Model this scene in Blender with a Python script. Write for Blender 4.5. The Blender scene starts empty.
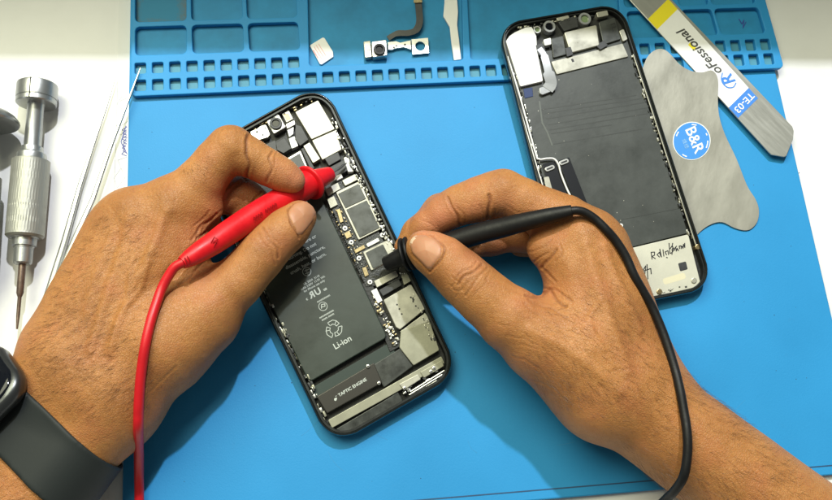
import bpy, bmesh, math, random
import numpy as np
from mathutils import Vector, Matrix

random.seed(7); rng = np.random.default_rng(7)
S = 0.0005                      # metres per unit: the scene is authored in half millimetres
FOC = 850.0; TX, TY = 0.08, 0.22
c_ = 1/math.sqrt(1+TX*TX+TY*TY); Rz = TX*c_; Uz = TY*c_
CR = np.array([math.sqrt(1-Rz*Rz), 0, Rz]); ux = -Uz*Rz/CR[0]
CU = np.array([ux, math.sqrt(1-Uz*Uz-ux*ux), Uz]); CZ = np.cross(CR, CU)
CAM = CZ*FOC
scene = bpy.context.scene
COL = scene.collection

def U(px, py, z=0.0):
    """point of the desk space at height z seen in direction (px, py)"""
    d = -CZ*FOC + CR*(px-416) + CU*(250-py)
    t = (z-CAM[2])/d[2]
    return CAM + d*t
def proj(P):
    q = P-CAM
    w = -(q@CZ)
    return 416+(q@CR)/w*FOC, 250-(q@CU)/w*FOC, w
def rad(px, py, z, r):
    P = U(px, py, z); return r*(-(P-CAM)@CZ)/FOC

# ---------------------------------------------------------------- materials
def new_mat(name):
    m = bpy.data.materials.new(name); m.use_nodes = True
    nt = m.node_tree; b = nt.nodes['Principled BSDF']
    return m, nt, b
def N(nt, typ, **kw):
    n = nt.nodes.new(typ)
    for k, v in kw.items():
        if k in n.inputs: n.inputs[k].default_value = v
        else: setattr(n, k, v)
    return n
def simple(name, col, rough=0.5, metal=0.0, bump=0.0, bscale=800, var=0.0, vscale=120, coat=0.0, stretch=None, rvar=0.0, spec=None):
    m, nt, b = new_mat(name); L = nt.links.new
    b.inputs['Base Color'].default_value = (*col, 1); b.inputs['Roughness'].default_value = rough
    b.inputs['Metallic'].default_value = metal; b.inputs['Coat Weight'].default_value = coat
    if spec is not None: b.inputs['Specular IOR Level'].default_value = spec
    tc = N(nt, 'ShaderNodeTexCoord'); mp = N(nt, 'ShaderNodeMapping'); L(tc.outputs['Object'], mp.inputs['Vector'])
    if stretch:
        mp.inputs['Rotation'].default_value = (0, 0, stretch[1]); m2 = N(nt, 'ShaderNodeMapping'); L(mp.outputs['Vector'], m2.inputs['Vector'])
        m2.inputs['Scale'].default_value = stretch[0]; mp = m2
    if var or rvar:
        n = N(nt, 'ShaderNodeTexNoise'); n.inputs['Scale'].default_value = vscale; n.inputs['Detail'].default_value = 6
        n.inputs['Roughness'].default_value = .62
        L(mp.outputs['Vector'], n.inputs['Vector'])
        if var:
            r = N(nt, 'ShaderNodeMapRange'); r.inputs[1].default_value = .3; r.inputs[2].default_value = .7
            r.inputs[3].default_value = 1-var; r.inputs[4].default_value = 1+var
            L(n.outputs['Fac'], r.inputs[0])
            mx = N(nt, 'ShaderNodeVectorMath', operation='SCALE'); mx.inputs[0].default_value = col
            L(r.outputs[0], mx.inputs['Scale']); L(mx.outputs[0], b.inputs['Base Color'])
        if rvar:
            r = N(nt, 'ShaderNodeMapRange'); r.inputs[1].default_value = .3; r.inputs[2].default_value = .7
            r.inputs[3].default_value = max(.03, rough-rvar); r.inputs[4].default_value = rough+rvar
            L(n.outputs['Fac'], r.inputs[0]); L(r.outputs[0], b.inputs['Roughness'])
    if bump:
        n = N(nt, 'ShaderNodeTexNoise'); n.inputs['Scale'].default_value = bscale; n.inputs['Detail'].default_value = 4
        L(mp.outputs['Vector'], n.inputs['Vector'])
        bp = N(nt, 'ShaderNodeBump'); bp.inputs['Strength'].default_value = bump; bp.inputs['Distance'].default_value = 0.0004
        L(n.outputs['Fac'], bp.inputs['Height']); L(bp.outputs['Normal'], b.inputs['Normal'])
    return m
M = {}
M['table'] = simple('white_desk', (.74,.74,.74), .5, bump=.08, bscale=300, var=.04, vscale=25)
M['paper'] = simple('white_paper', (.78,.78,.77), .8, bump=.1, bscale=500, var=.02, vscale=30)
M['pencil'] = simple('pencil_line', (.5,.5,.52), .8)
M['penblue'] = simple('blue_ink', (.03,.05,.3), .5)
M['rim'] = simple('phone_rim_black', (.012,.016,.016), .22, 0.3, coat=.5)
M['rim_in'] = simple('phone_rail_grey', (.028,.031,.031), .38, .5, var=.3, vscale=300)
M['dark'] = simple('dark_inside', (.012,.013,.013), .5, bump=.3, bscale=900)
M['batt'] = simple('battery_wrap', (.024,.034,.027), .42, bump=.12, bscale=160, var=.25, vscale=45, rvar=.1)
M['graph'] = simple('graphite_sheet', (.042,.047,.044), .42, bump=.08, bscale=400, var=.18, vscale=60, rvar=.08)
M['cream'] = simple('nickel_shield', (.43,.42,.355), .36, .45, bump=.06, bscale=300, var=.12, vscale=120, rvar=.1)
M['steel'] = simple('bright_steel', (.58,.58,.55), .32, .85, bump=.05, bscale=400, var=.1, vscale=200)
M['cream_shaded'] = simple('shaded_nickel_shield', (.32,.315,.24), .40, .45, var=.15, vscale=120, bump=.06, bscale=300)  # duller copy of the nickel shield, shade put into its colour
M['tape'] = simple('black_tape', (.03,.032,.034), .5, bump=.15, bscale=500, var=.3, vscale=200)
M['chip'] = simple('chip_thermal_cover', (.052,.056,.052), .36, .3, bump=.1, bscale=260, var=.35, vscale=150, rvar=.1)
M['pcb'] = simple('black_circuit_board', (.015,.017,.016), .4, bump=.4, bscale=1500)
M['gold'] = simple('gold_contact', (.34,.27,.15), .35, .8, var=.3, vscale=700)
M['white'] = simple('white_plastic', (.8,.8,.79), .4)
M['stick'] = simple('white_sticker', (.82,.82,.82), .55, var=.02)
M['print'] = simple('white_print', (.50,.54,.50), .6)
M['glass'] = simple('lens_glass', (.004,.005,.008), .12, 0, spec=.3)
M['lensgreen'] = simple('green_lens', (.2,.27,.14), .15, 0, coat=1)
M['greyflex'] = simple('grey_flex_cable', (.38,.39,.40), .3, .5, bump=.1, bscale=200)
M['bluefoam'] = simple('dark_blue_pad', (.01,.03,.12), .6)
M['ink'] = simple('black_marker', (.01,.01,.012), .5)
M['redp'] = simple('red_rubber', (.62,.006,.012), .42, bump=.12, bscale=500, var=.14, vscale=120, rvar=.1, spec=.4)
M['redc'] = simple('red_cable_skin', (.55,.007,.014), .42, bump=.1, bscale=500, var=.1, vscale=80)
M['blackp'] = simple('black_rubber', (.006,.006,.0065), .52, spec=.3, bump=.15, bscale=600, rvar=.06, vscale=300)
M['needle'] = simple('needle_metal', (.5,.5,.5), .3, 1)
M['alu'] = simple('satin_aluminium', (.40,.41,.41), .36, .85, bump=.08, bscale=900, var=.05, vscale=300)
M['bit'] = simple('tarnished_bit_steel', (.22,.16,.13), .4, .8, var=.3, vscale=300)
M['twz'] = simple('tweezer_steel', (.48,.49,.50), .28, .95, var=.08)
M['cardmetal'] = simple('brushed_steel_card', (.38,.37,.32), .40, .4, var=.07, vscale=90, bump=.12, bscale=500, rvar=.12, stretch=((1,.4,1), .25))
M['toolmetal'] = simple('worn_pry_steel', (.46,.46,.42), .36, .6, var=.05, vscale=500, bump=.10, bscale=700, rvar=.07, stretch=((.10,1,1), .83))
M['yellow'] = simple('yellow_print', (.85,.72,.02), .45)
M['bluep'] = simple('blue_print', (.05,.22,.68), .45)
M['bluedisc'] = simple('blue_sticker', (.06,.27,.72), .35, coat=.3)
M['greyprint'] = simple('grey_print', (.06,.06,.06), .5)
M['strap'] = simple('dark_watch_strap', (.018,.022,.022), .6, spec=.3, bump=.05, bscale=500)
M['case'] = simple('grey_watch_case', (.10,.105,.11), .3, .9)
M['pink'] = simple('pink_print', (.75,.35,.35), .6)
M['nailm'] = None

# silicone mat: fine grain, smudges and stains with a shape of their own
def mat_silicone(name, cell):
    m, nt, b = new_mat(name); L = nt.links.new
    tc = N(nt, 'ShaderNodeTexCoord')
    n1 = N(nt, 'ShaderNodeTexNoise'); n1.inputs['Scale'].default_value = 14; n1.inputs['Detail'].default_value = 5
    n2 = N(nt, 'ShaderNodeTexNoise'); n2.inputs['Scale'].default_value = 160; n2.inputs['Detail'].default_value = 8; n2.inputs['Roughness'].default_value = .7
    for n in (n1, n2): L(tc.outputs['Object'], n.inputs['Vector'])
    r1 = N(nt, 'ShaderNodeValToRGB'); e = r1.color_ramp.elements
    e[0].position = .3; e[1].position = .75
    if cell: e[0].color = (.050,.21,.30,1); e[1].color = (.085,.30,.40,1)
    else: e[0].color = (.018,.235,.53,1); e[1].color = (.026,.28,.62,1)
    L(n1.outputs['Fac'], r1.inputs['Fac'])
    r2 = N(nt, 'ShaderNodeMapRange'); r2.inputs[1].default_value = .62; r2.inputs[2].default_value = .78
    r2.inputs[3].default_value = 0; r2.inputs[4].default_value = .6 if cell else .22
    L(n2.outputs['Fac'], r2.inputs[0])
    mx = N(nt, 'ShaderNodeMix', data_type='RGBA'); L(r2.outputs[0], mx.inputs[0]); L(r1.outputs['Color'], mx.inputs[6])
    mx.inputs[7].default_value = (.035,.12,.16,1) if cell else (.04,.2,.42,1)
    L(mx.outputs[2], b.inputs['Base Color'])
    b.inputs['Roughness'].default_value = .58; b.inputs['Specular IOR Level'].default_value = .35
    n3 = N(nt, 'ShaderNodeTexNoise'); n3.inputs['Scale'].default_value = 1300; n3.inputs['Detail'].default_value = 3
    L(tc.outputs['Object'], n3.inputs['Vector'])
    n4 = N(nt, 'ShaderNodeTexNoise'); n4.inputs['Scale'].default_value = 25; L(tc.outputs['Object'], n4.inputs['Vector'])
    ad = N(nt, 'ShaderNodeMath', operation='MULTIPLY_ADD'); L(n4.outputs['Fac'], ad.inputs[0]); ad.inputs[1].default_value = 3.5; L(n3.outputs['Fac'], ad.inputs[2])
    bp = N(nt, 'ShaderNodeBump'); bp.inputs['Strength'].default_value = .14; bp.inputs['Distance'].default_value = .0004
    L(ad.outputs[0], bp.inputs['Height']); L(bp.outputs['Normal'], b.inputs['Normal'])
    return m
M['mat'] = mat_silicone('blue_silicone', False); M['matcell'] = mat_silicone('blue_silicone_cells', True)

# ---------------------------------------------------------------- objects
def thing(name, loc, label, cat, group=None, kind=None):
    o = bpy.data.objects.new(name, None); COL.objects.link(o); o.empty_display_size = .01
    o.location = [v*S for v in loc]; o['label'] = label; o['category'] = cat
    if group: o['group'] = group
    if kind: o['kind'] = kind
    return o
def link(name, V, F, mat, parent=None, smooth=None, label=None, mats=None, fm=None):
    V = np.asarray(V, float)*S
    if parent is not None:
        off = np.array(parent.location)
        p = parent.parent
        while p is not None: off = off+np.array(p.location); p = p.parent
        V = V-off
    me = bpy.data.meshes.new(name); me.from_pydata(V.tolist(), [], [tuple(int(i) for i in f) for f in F])
    me.validate(); me.update()
    o = bpy.data.objects.new(name, me); COL.objects.link(o)
    if mats:
        for mm in mats: me.materials.append(mm)
        if fm is not None: me.polygons.foreach_set('material_index', fm)
    else: me.materials.append(mat)
    if parent is not None: o.parent = parent
    if smooth:
        me.polygons.foreach_set('use_smooth', [True]*len(me.polygons))
        me.set_sharp_from_angle(angle=math.radians(smooth))
    if label: o['label'] = label
    return o
class MB:
    def __init__(s): s.V = []; s.F = []
    def add(s, V, F):
        n = len(s.V); s.V += [tuple(v) for v in V]; s.F += [tuple(i+n for i in f) for f in F]
    def prism(s, P, z0, z1, bev=0.0):
        """P: desk-space xy polygon (already unprojected)"""
        P = np.asarray(P, float)[:, :2]; n = len(P)
        ar = .5*np.sum(P[:,0]*np.roll(P[:,1],-1)-np.roll(P[:,0],-1)*P[:,1])
        if ar < 0: P = P[::-1]
        rings = [(P, z0)]
        if bev > 0:
            rings.append((P, z1-bev)); rings.append((inset(P, bev*.35), z1-bev*.3)); rings.append((inset(P, bev), z1))
        else: rings.append((P, z1))
        V = []; F = []
        for Q, z in rings: V += [(q[0], q[1], z) for q in Q]
        F.append(tuple(range(n))[::-1])
        for k in range(len(rings)-1):
            for i in range(n):
                j = (i+1) % n; F.append((k*n+i, k*n+j, (k+1)*n+j, (k+1)*n+i))
        F.append(tuple(range((len(rings)-1)*n, len(rings)*n)))
        s.add(V, F); return s
    def tube(s, pts, rr, seg=16, caps=True, squash=1.0):
        pts = [Vector(p) for p in pts]; n = len(pts)
        if not hasattr(rr, '__len__'): rr = [rr]*n
        T = [(pts[min(i+1,n-1)]-pts[max(i-1,0)]).normalized() for i in range(n)]
        up = Vector((0,0,1)) if abs(T[0].z) < .9 else Vector((1,0,0))
        a = (up-T[0]*up.dot(T[0])).normalized(); V = []; F = []
        for i in range(n):
            a = (a-T[i]*a.dot(T[i])).normalized(); b = T[i].cross(a)
            for k in range(seg):
                t = 2*math.pi*k/seg; V.append(tuple(pts[i]+a*(math.cos(t)*rr[i]*squash)+b*(math.sin(t)*rr[i])))
        for i in range(n-1):
            for k in range(seg):
                l = (k+1) % seg; F.append((i*seg+k, i*seg+l, (i+1)*seg+l, (i+1)*seg+k))
        if caps:
            F.append(tuple(range(seg))[::-1]); F.append(tuple(range((n-1)*seg, n*seg)))
        s.add(V, F); return s
    def out(s, name, mat, parent=None, smooth=20, label=None):
        return link(name, s.V, s.F, mat, parent, smooth, label)
def inset(P, d):
    P = np.asarray(P, float); n = len(P); out = []
    for i in range(n):
        a, b, c = P[i-1], P[i], P[(i+1) % n]
        e1 = b-a; e2 = c-b; l1 = np.hypot(*e1)+1e-9; l2 = np.hypot(*e2)+1e-9
        n1 = np.array([-e1[1], e1[0]])/l1; n2 = np.array([-e2[1], e2[0]])/l2
        m = n1+n2; q = m@m
        out.append(b+(m*2*d/q if q > .3 else n1*d))
    return np.array(out)
def ccw(P):
    P = np.asarray(P, float)
    ar = .5*np.sum(P[:,0]*np.roll(P[:,1],-1)-np.roll(P[:,0],-1)*P[:,1])
    return P if ar > 0 else P[::-1]
def rounded(P, r, seg=4):
    """round the corners of a ccw xy polygon"""
    P = np.asarray(P, float); n = len(P); out = []
    for i in range(n):
        a, b, c = P[i-1], P[i], P[(i+1) % n]
        u = (a-b); v = (c-b); lu = np.hypot(*u); lv = np.hypot(*v); u /= lu; v /= lv
        ang = math.acos(max(-1, min(1, u@v))); t = min(r/math.tan(ang/2), lu*.49, lv*.49) if ang > .01 else 0
        p0 = b+u*t; p1 = b+v*t
        for k in range(seg+1):
            s = k/seg; out.append((1-s)**2*p0+2*s*(1-s)*(b*.75+(p0+p1)*.125)+s*s*p1)
    return np.array(out)
def PX(poly, z): return ccw([U(x, y, z)[:2] for x, y in poly])
def slab(name, poly, z0, z1, mat, parent, bev=.6, r=0, seg=3, label=None, mb=None):
    P = PX(poly, z1)
    if r: P = rounded(P, r, seg)
    m = mb or MB(); m.prism(P, z0, z1, bev)
    if mb is None: return m.out(name, mat, parent, 20, label)
def rect(cx, cy, w, h, d):
    """pixel rectangle centred on (cx,cy), w along unit direction d, h across"""
    n = (-d[1], d[0])
    return [(cx+d[0]*a*w/2+n[0]*b*h/2, cy+d[1]*a*w/2+n[1]*b*h/2) for a, b in ((-1,-1),(1,-1),(1,1),(-1,1))]
def disc(cx, cy, r, n=20): return [(cx+r*math.cos(2*math.pi*k/n), cy+r*math.sin(2*math.pi*k/n)) for k in range(n)]
def ringmesh(mb, cx, cy, r0, r1, z0, z1, n=24):
    V = []; F = []
    for r, z in ((r0,z0),(r0,z1-.4),(r0-.4,z1),(r1+.3,z1),(r1,z1-.4),(r1,z0)):
        for k in range(n):
            p = U(cx, cy, z1); V.append((p[0]+r*math.cos(2*math.pi*k/n), p[1]+r*math.sin(2*math.pi*k/n), z))
    for i in range(6):
        for k in range(n):
            l = (k+1) % n; j = (i+1) % 6; F.append((i*n+k, i*n+l, j*n+l, j*n+k))
    mb.add(V, F)
def stroke(mb, pts, w, z, h=.25):
    for (x0,y0),(x1,y1) in zip(pts[:-1], pts[1:]):
        l = math.hypot(x1-x0, y1-y0)+1e-6; d = ((x1-x0)/l, (y1-y0)/l)
        mb.prism(PX(rect((x0+x1)/2, (y0+y1)/2, l+w*.5, w, d), z+h), z, z+h)
        h += .004
def text(name, s, cx, cy, size, d, z, mat, parent, bold=0.0, sx=1.0, shear=0.0, flip=False, h=.25, label=None, align='CENTER', space=1.0):
    cu = bpy.data.curves.new('t', 'FONT'); cu.body = s; cu.size = 1; cu.align_x = align; cu.align_y = 'CENTER'
    cu.extrude = .5; cu.offset = bold; cu.shear = shear; cu.resolution_u = 3; cu.space_character = space; cu.space_line = .8
    t = bpy.data.objects.new('t', cu); COL.objects.link(t)
    dg = bpy.context.evaluated_depsgraph_get(); me = bpy.data.meshes.new_from_object(t.evaluated_get(dg))
    V = []; l = math.hypot(*d); dx, dy = d[0]/l, d[1]/l
    for v in me.vertices:
        x = v.co.x*size*sx*(-1 if flip else 1); y = v.co.y*size
        P = U(cx+dx*x+dy*y, cy+dy*x-dx*y, z)
        V.append((P[0], P[1], z+(v.co.z+.5)*h))
    F = [tuple(p.vertices) for p in me.polygons]
    bpy.data.objects.remove(t); bpy.data.curves.remove(cu); bpy.data.meshes.remove(me)
    return link(name, V, F, mat, parent, None, label)
def bez(pts, n=8):
    """Catmull-Rom through 2-D or 3-D points"""
    P = [np.array(p, float) for p in pts]; P = [2*P[0]-P[1]]+P+[2*P[-1]-P[-2]]; out = []
    for i in range(1, len(P)-2):
        for k in range(n):
            t = k/n; a, b, c, d = P[i-1:i+3]
            out.append(.5*((2*b)+(-a+c)*t+(2*a-5*b+4*c-d)*t*t+(-a+3*b-3*c+d)*t**3))
    out.append(P[-2]); return out
# ================================================================ setting
ZT = -7.0    # the desk lies under the mat
g = MB(); g.prism([(-1400,-1100),(1400,-1100),(1400,1000),(-1400,1000)], ZT-30, ZT)
o = g.out('table', M['table'], None, None); o['kind'] = 'structure'
w = MB()  # unseen upright board, added to shade the top of the mat
wdir = np.array([1.0, .030]); w0 = 405
w.prism([(-900, w0-27), (900, w0+27), (900, w0+67), (-900, w0+13)], ZT, 300, 1)
o = w.out('shade_board', simple('shade_board_grey', (.5,.5,.48), .7), None, 40); o['kind'] = 'structure'

# ---------------------------------------------------------------- mat
mat_t = thing('repair_mat', U(460,300,ZT), 'large blue silicone repair mat with square compartments moulded along its top', 'work mat')
ol = [(132.5,-140),(121.5,536),(868,472),(727,-140)]
slab('base', ol, ZT, 0, M['mat'], mat_t, 1.5, 6, 4)
# ---- raised tray section with recessed compartments: one plate with holes
HT = 6.0
def lerp(a, b, t): return a+(b-a)*t
def row_y(x, y_left, y_right): return lerp(y_left, y_right, (x-130)/650)
def cell(x0, x1, yl0, yr0, yl1, yr1, sk=.0):
    return [(x0, row_y(x0,yl0,yr0)), (x1, row_y(x1,yl0,yr0)), (x1+sk, row_y(x1,yl1,yr1)), (x0+sk, row_y(x0,yl1,yr1))]
holes = []
def skew(x): return (x-130)/650*3.6
xs = [134.4+17.45*i/(1+.00212*i) for i in range(40)]
for i, x in enumerate(xs):
    wd = 17.45/(1+.00212*i)**2*.67
    holes.append((cell(x, x+wd, 80.2, 53.0, 91.6, 64.0, skew(x)*.6), 2.2))
    if i < 10 or x > 628: holes.append((cell(x-skew(x), x+wd-skew(x), 63.2, 38.4, 74.2, 49.6, skew(x)*.6), 2.2))
yt = (27.0, 7.0); yb = (56.0, 33.0)
def big(x0, x1, a, b, r=5, sk0=0): holes.append(([(x0-sk0, row_y(x0,*a)), (x1-sk0, row_y(x1,*a)), (x1, row_y(x1,*b)), (x0, row_y(x0,*b))], r))
for x0, x1, sk in ((135,186.5,0),(192.5,244,1),(249.5,300,2),(632,678,6),(688,719,7.5),(721.5,766.5,8)):
    big(x0, x1, yt, yb, 5, sk); big(x0-sk*1.2, x1-sk*1.3, (-9,-26), (22.5,3.0), 5, sk*.8)
big(309, 463.5, (-30,-43), (73.7,47.7), 4, 2); big(470.5, 622, (-30,-43), (73.7,47.7), 4, 5)
cu = bpy.data.curves.new('tray', 'CURVE'); cu.dimensions = '2D'; cu.fill_mode = 'BOTH'
def spl(P):
    sp = cu.splines.new('POLY'); sp.points.add(len(P)-1); sp.use_cyclic_u = True
    for p, q in zip(sp.points, P): p.co = (q[0], q[1], 0, 1)
tray_ol = [(132.4,-100),(130.6,96.5),(784.5,68.2),(738,-100)]
spl(rounded(inset(PX(tray_ol, HT), .9), 4, 3))
for poly, r in holes: spl(rounded(inset(PX(poly, HT), -.6), r, 4))
cu.extrude = HT/2-.8; cu.bevel_depth = .8; cu.bevel_resolution = 1
t = bpy.data.objects.new('t', cu); COL.objects.link(t)
me = bpy.data.meshes.new_from_object(t.evaluated_get(bpy.context.evaluated_depsgraph_get()))
V = [(v.co.x, v.co.y, v.co.z+HT/2+.05) for v in me.vertices]; F = [tuple(p.vertices) for p in me.polygons]
bpy.data.objects.remove(t)
link('compartment_tray', V, F, M['mat'], mat_t, 40)
# darker, greyer floors of the small compartments and the trays
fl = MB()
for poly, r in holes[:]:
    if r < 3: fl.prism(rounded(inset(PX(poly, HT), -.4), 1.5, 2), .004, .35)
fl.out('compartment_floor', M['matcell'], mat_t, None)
# grime round the edge of the top left compartment
fl = MB()
for poly, r in holes:
    if r > 3: fl.prism(rounded(inset(PX(poly, HT), -.4), 3, 3), .003, .008)
fl.out('large_compartment_floor', simple('shade_tinted_silicone', (.020,.232,.47), .6, var=.16, vscale=60, bump=.1, bscale=300, spec=.35), mat_t, None)  # teal of the shaded top band partly painted into these floors
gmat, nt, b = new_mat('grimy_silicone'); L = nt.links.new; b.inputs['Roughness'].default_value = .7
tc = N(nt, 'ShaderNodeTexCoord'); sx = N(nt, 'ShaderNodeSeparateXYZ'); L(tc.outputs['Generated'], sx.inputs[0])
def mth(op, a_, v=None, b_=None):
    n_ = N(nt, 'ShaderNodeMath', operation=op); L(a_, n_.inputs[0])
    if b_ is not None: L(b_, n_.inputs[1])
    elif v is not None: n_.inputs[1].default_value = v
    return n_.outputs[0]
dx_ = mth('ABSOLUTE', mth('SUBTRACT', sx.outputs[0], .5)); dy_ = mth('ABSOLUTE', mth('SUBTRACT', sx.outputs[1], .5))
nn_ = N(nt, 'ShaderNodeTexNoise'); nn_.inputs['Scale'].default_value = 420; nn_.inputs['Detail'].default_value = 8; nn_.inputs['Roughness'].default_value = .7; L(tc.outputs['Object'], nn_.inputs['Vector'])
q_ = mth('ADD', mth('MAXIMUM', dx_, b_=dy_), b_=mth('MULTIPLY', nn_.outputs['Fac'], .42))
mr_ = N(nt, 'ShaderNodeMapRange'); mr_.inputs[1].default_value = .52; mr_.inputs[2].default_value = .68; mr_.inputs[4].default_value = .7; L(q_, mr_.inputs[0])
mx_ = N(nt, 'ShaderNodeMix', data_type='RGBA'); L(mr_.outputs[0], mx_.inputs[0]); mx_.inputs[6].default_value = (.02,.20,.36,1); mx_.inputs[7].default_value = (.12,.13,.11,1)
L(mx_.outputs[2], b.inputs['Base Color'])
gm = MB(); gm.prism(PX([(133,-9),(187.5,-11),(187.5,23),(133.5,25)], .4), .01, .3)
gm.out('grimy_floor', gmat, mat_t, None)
# groove line along the lower border of the mat
gl = MB(); gl.prism(PX([(124,524),(864,462),(864,463.2),(124,525.4)], .2), .004, .25)
gl.out('border_line', simple('dark_blue_line', (.02,.07,.16), .6), mat_t, None)

# ---------------------------------------------------------------- paper with doodles left of the mat
pp = thing('paper_sheet', U(117,300,ZT), 'narrow strip of white paper with pencil and blue pen doodles showing beside the mat edge', 'paper')
slab('sheet', [(119,-60),(108,560),(200,560),(200,-60)], ZT+.02, ZT+.5, M['paper'], pp, 0)
pm = MB(); zz = ZT+.52
for pts in ([(122,96),(117,104),(124,112),(120,101),(127,98)], [(119,104),(126,117),(121,126),(128,121)], [(120,196),(126,182),(118,160),(127,157)],
            [(114,178),(121,168),(126,176),(117,188),(114,178)], [(113,210),(125,214),(116,224)], [(116,124),(120,135),(127,131)], [(118,70),(115,160),(113,235)]):
    stroke(pm, pts, .35, zz)
pm.out('pencil_drawing', M['pencil'], pp, None)
pm = MB()
for k in range(9):
    y = 127+k*3.0
    stroke(pm, [(126.5-k*.25+random.random(), y), (121.5+random.random()*2, y+3), (127-random.random()*1.5, y+5)], .6, zz+.02)
stroke(pm, [(126,126),(121,142),(127,154)], .7, zz+.03)
pm.out('pen_drawing', M['penblue'], pp, None)
# dark blue pen mark in a compartment
pm = MB(); stroke(pm, [(739,19),(742,24),(744,20),(743,28),(746,22)], .7, .36)
pm.out('pen_mark', M['penblue'], mat_t, None)

# ---------------------------------------------------------------- SIM-sized card
t = thing('sim_card', U(321,51,0), 'small white card with a clipped corner and faint pink print lying on the mat', 'card')
slab('card', [(309.7,45.4),(322.8,37.4),(324.5,38),(333,51.7),(333.4,56.8),(321.8,64.6),(319.8,64)], .4, 2.2, M['stick'], t, .4, 1)
mb = MB()
for k in range(3):
    stroke(mb, [(314+k*2.2,46.8-k*1.4),(321.5+k*2.2,58.6-k*1.4)], .5, 2.2)
stroke(mb, [(313.3,50.5),(318,58)], 1.1, 2.2)
mb.out('pink_print', M['pink'], t, None)

# ---------------------------------------------------------------- front camera module with ribbon
t = thing('camera_module', U(398,48,0), 'loose camera module with one black lens, white metal bracket and dark ribbon cable', 'camera part')
zc = 1
slab('lens_housing', [(371.5,41.5),(386.5,39.5),(387.5,55.5),(372.5,57.5)], zc, 9, M['steel'], t, .8, 1.5)
mb = MB(); ringmesh(mb, 379.5, 49, 6.3, 3.6, 9, 11.5); mb.out('lens_ring', M['blackp'], t, 30)
slab('lens', disc(379.5,49,3.7), 9, 10, M['glass'], t, .2)
slab('side_block', [(363.5,41.5),(370.5,40.5),(372,57),(365,58)], zc, 7, M['cream'], t, .6, 1)
slab('contact_pad', [(366,45),(370,44.4),(370.6,50),(366.6,50.6)], 7, 7.6, M['white'], t, .2)
slab('bracket', [(387.5,42),(396,41),(400,42.5),(411,40),(411.5,50),(404,47.5),(396,48.5),(392,50),(388,50)], zc, 4, M['steel'], t, .5)
# bracket plate with a hole
cu2 = [(411.5,39.5),(428,38),(429,53),(412.5,54.5)]
mb = MB(); Pz = PX(cu2, 4); c0 = Pz.mean(0); Pq = []
for i in range(4):
    for k in range(8): Pq.append(Pz[i]*(1-k/8)+Pz[(i+1) % 4]*k/8)
n = len(Pq)
V = []; F = []
for zf in (4, zc):
    for q in Pq: V.append((q[0], q[1], zf))
    for q in Pq:
        a = math.atan2(q[1]-c0[1], q[0]-c0[0]); V.append((c0[0]+5.3*math.cos(a), c0[1]+5.3*math.sin(a), zf))
for i in range(n):
    j = (i+1) % n
    F += [(i, j, n+j, n+i), (2*n+j, 2*n+i, 3*n+i, 3*n+j), (2*n+i, 2*n+j, j, i), (n+i, n+j, 3*n+j, 3*n+i)]
mb.add(V, F); mb.out('ring_bracket', M['steel'], t, 30)
mb = MB()
for x, y in ((396.5,46),(405,44.5),(394,47.5)): mb.prism(PX(disc(x,y,.9,10), 4.3), 3.9, 4.3)
mb.out('pin_hole', M['ink'], t, None)
def ribbon(name, pts, w, mat, parent, th=.7, smooth=50):
    P = [U(x, y, z) for x, y, z in pts]; V = []; F = []; n = len(P)
    ws = w if hasattr(w, '__len__') else [w]*n
    for i in range(n):
        d = P[min(i+1,n-1)]-P[max(i-1,0)]; nn = np.array([-d[1], d[0], 0]); nn /= np.linalg.norm(nn)+1e-9
        for a, zz_ in ((-1,0),(1,0),(1,-th),(-1,-th)):
            q = P[i]+nn*a*ws[i]/2; V.append((q[0], q[1], q[2]+zz_))
    for i in range(n-1):
        for k in range(4): F.append((i*4+k, i*4+(k+1) % 4, (i+1)*4+(k+1) % 4, (i+1)*4+k))
    F += [(3,2,1,0), (n*4-4,n*4-3,n*4-2,n*4-1)]
    return link(name, V, F, mat, parent, smooth)
rb = bez([(388,38.5,3),(397,33.5,4.5),(408,33,5.5),(416,30,6),(419.5,22,6.5),(419,10,7),(418,-2,7.5),(418,-30,8)], 6)
ribbon('ribbon_cable', [tuple(p) for p in rb], [5.5]*6+[6.5]*12+[7.2]*(len(rb)-18), M['tape'], t)
slab('ribbon_plate', [(413.5,-3),(422,-3.4),(422.3,2.6),(413.8,3)], 8, 9, M['gold'], t, .3)

# ---------------------------------------------------------------- narrow white strip
t = thing('plastic_strip', U(452,30,0), 'narrow white strip with a thin pointed lower end standing out on the blue tray', 'strip')
slab('strip', [(444.5,-40),(457,-40),(457.3,-2),(458.2,12),(457.4,25),(459.5,42),(461.3,59.5),(454,60.4),(451.5,43),(449.8,27),(443.4,16),(444.6,2)], 1.5, 4.2, M['white'], t, .7, 1)

# ---------------------------------------------------------------- steel card with the round sticker
t = thing('steel_card', U(700,150,0), 'curved grey steel scraper card with round blue B&R sticker', 'scraper')
cp = bez([(640,72),(645,60),(653,53.5),(661,53.3),(668,58.5),(677,68),(688,74),(699,75.5),(708,73.5),(713.5,78),(715.5,87),(715.3,102),(717,118),(723,136),(735,160),(746,186),(755,200),(758.5,211),(757,222),(751,229),(744,230.5),(734,228),(722,222.5),(711,224.5),(700,232),(690,244)], 4)
cp = [tuple(p) for p in cp]+[(676,240),(655,150)]
slab('plate', cp, .1, 1.3, M['cardmetal'], t, .3)
slab('round_sticker', disc(690,142.5,18.8,40), 1.3, 1.7, M['white'], t, .1)
st = slab('sticker_face', disc(690,142.5,18.0,40), 1.72, 1.95, M['bluedisc'], t, .1)
dB = (.40,.915)
text('lettering', 'B&R', 692.5, 141.5, 15, dB, 1.97, M['white'], t, bold=.012)
text('lettering', '\u7ef4\u4fee', 683.5, 145.5, 5, dB, 1.97, simple('pale_blue_print', (.25,.5,.8), .5), t, sx=1.0)
mb = MB()
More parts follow.
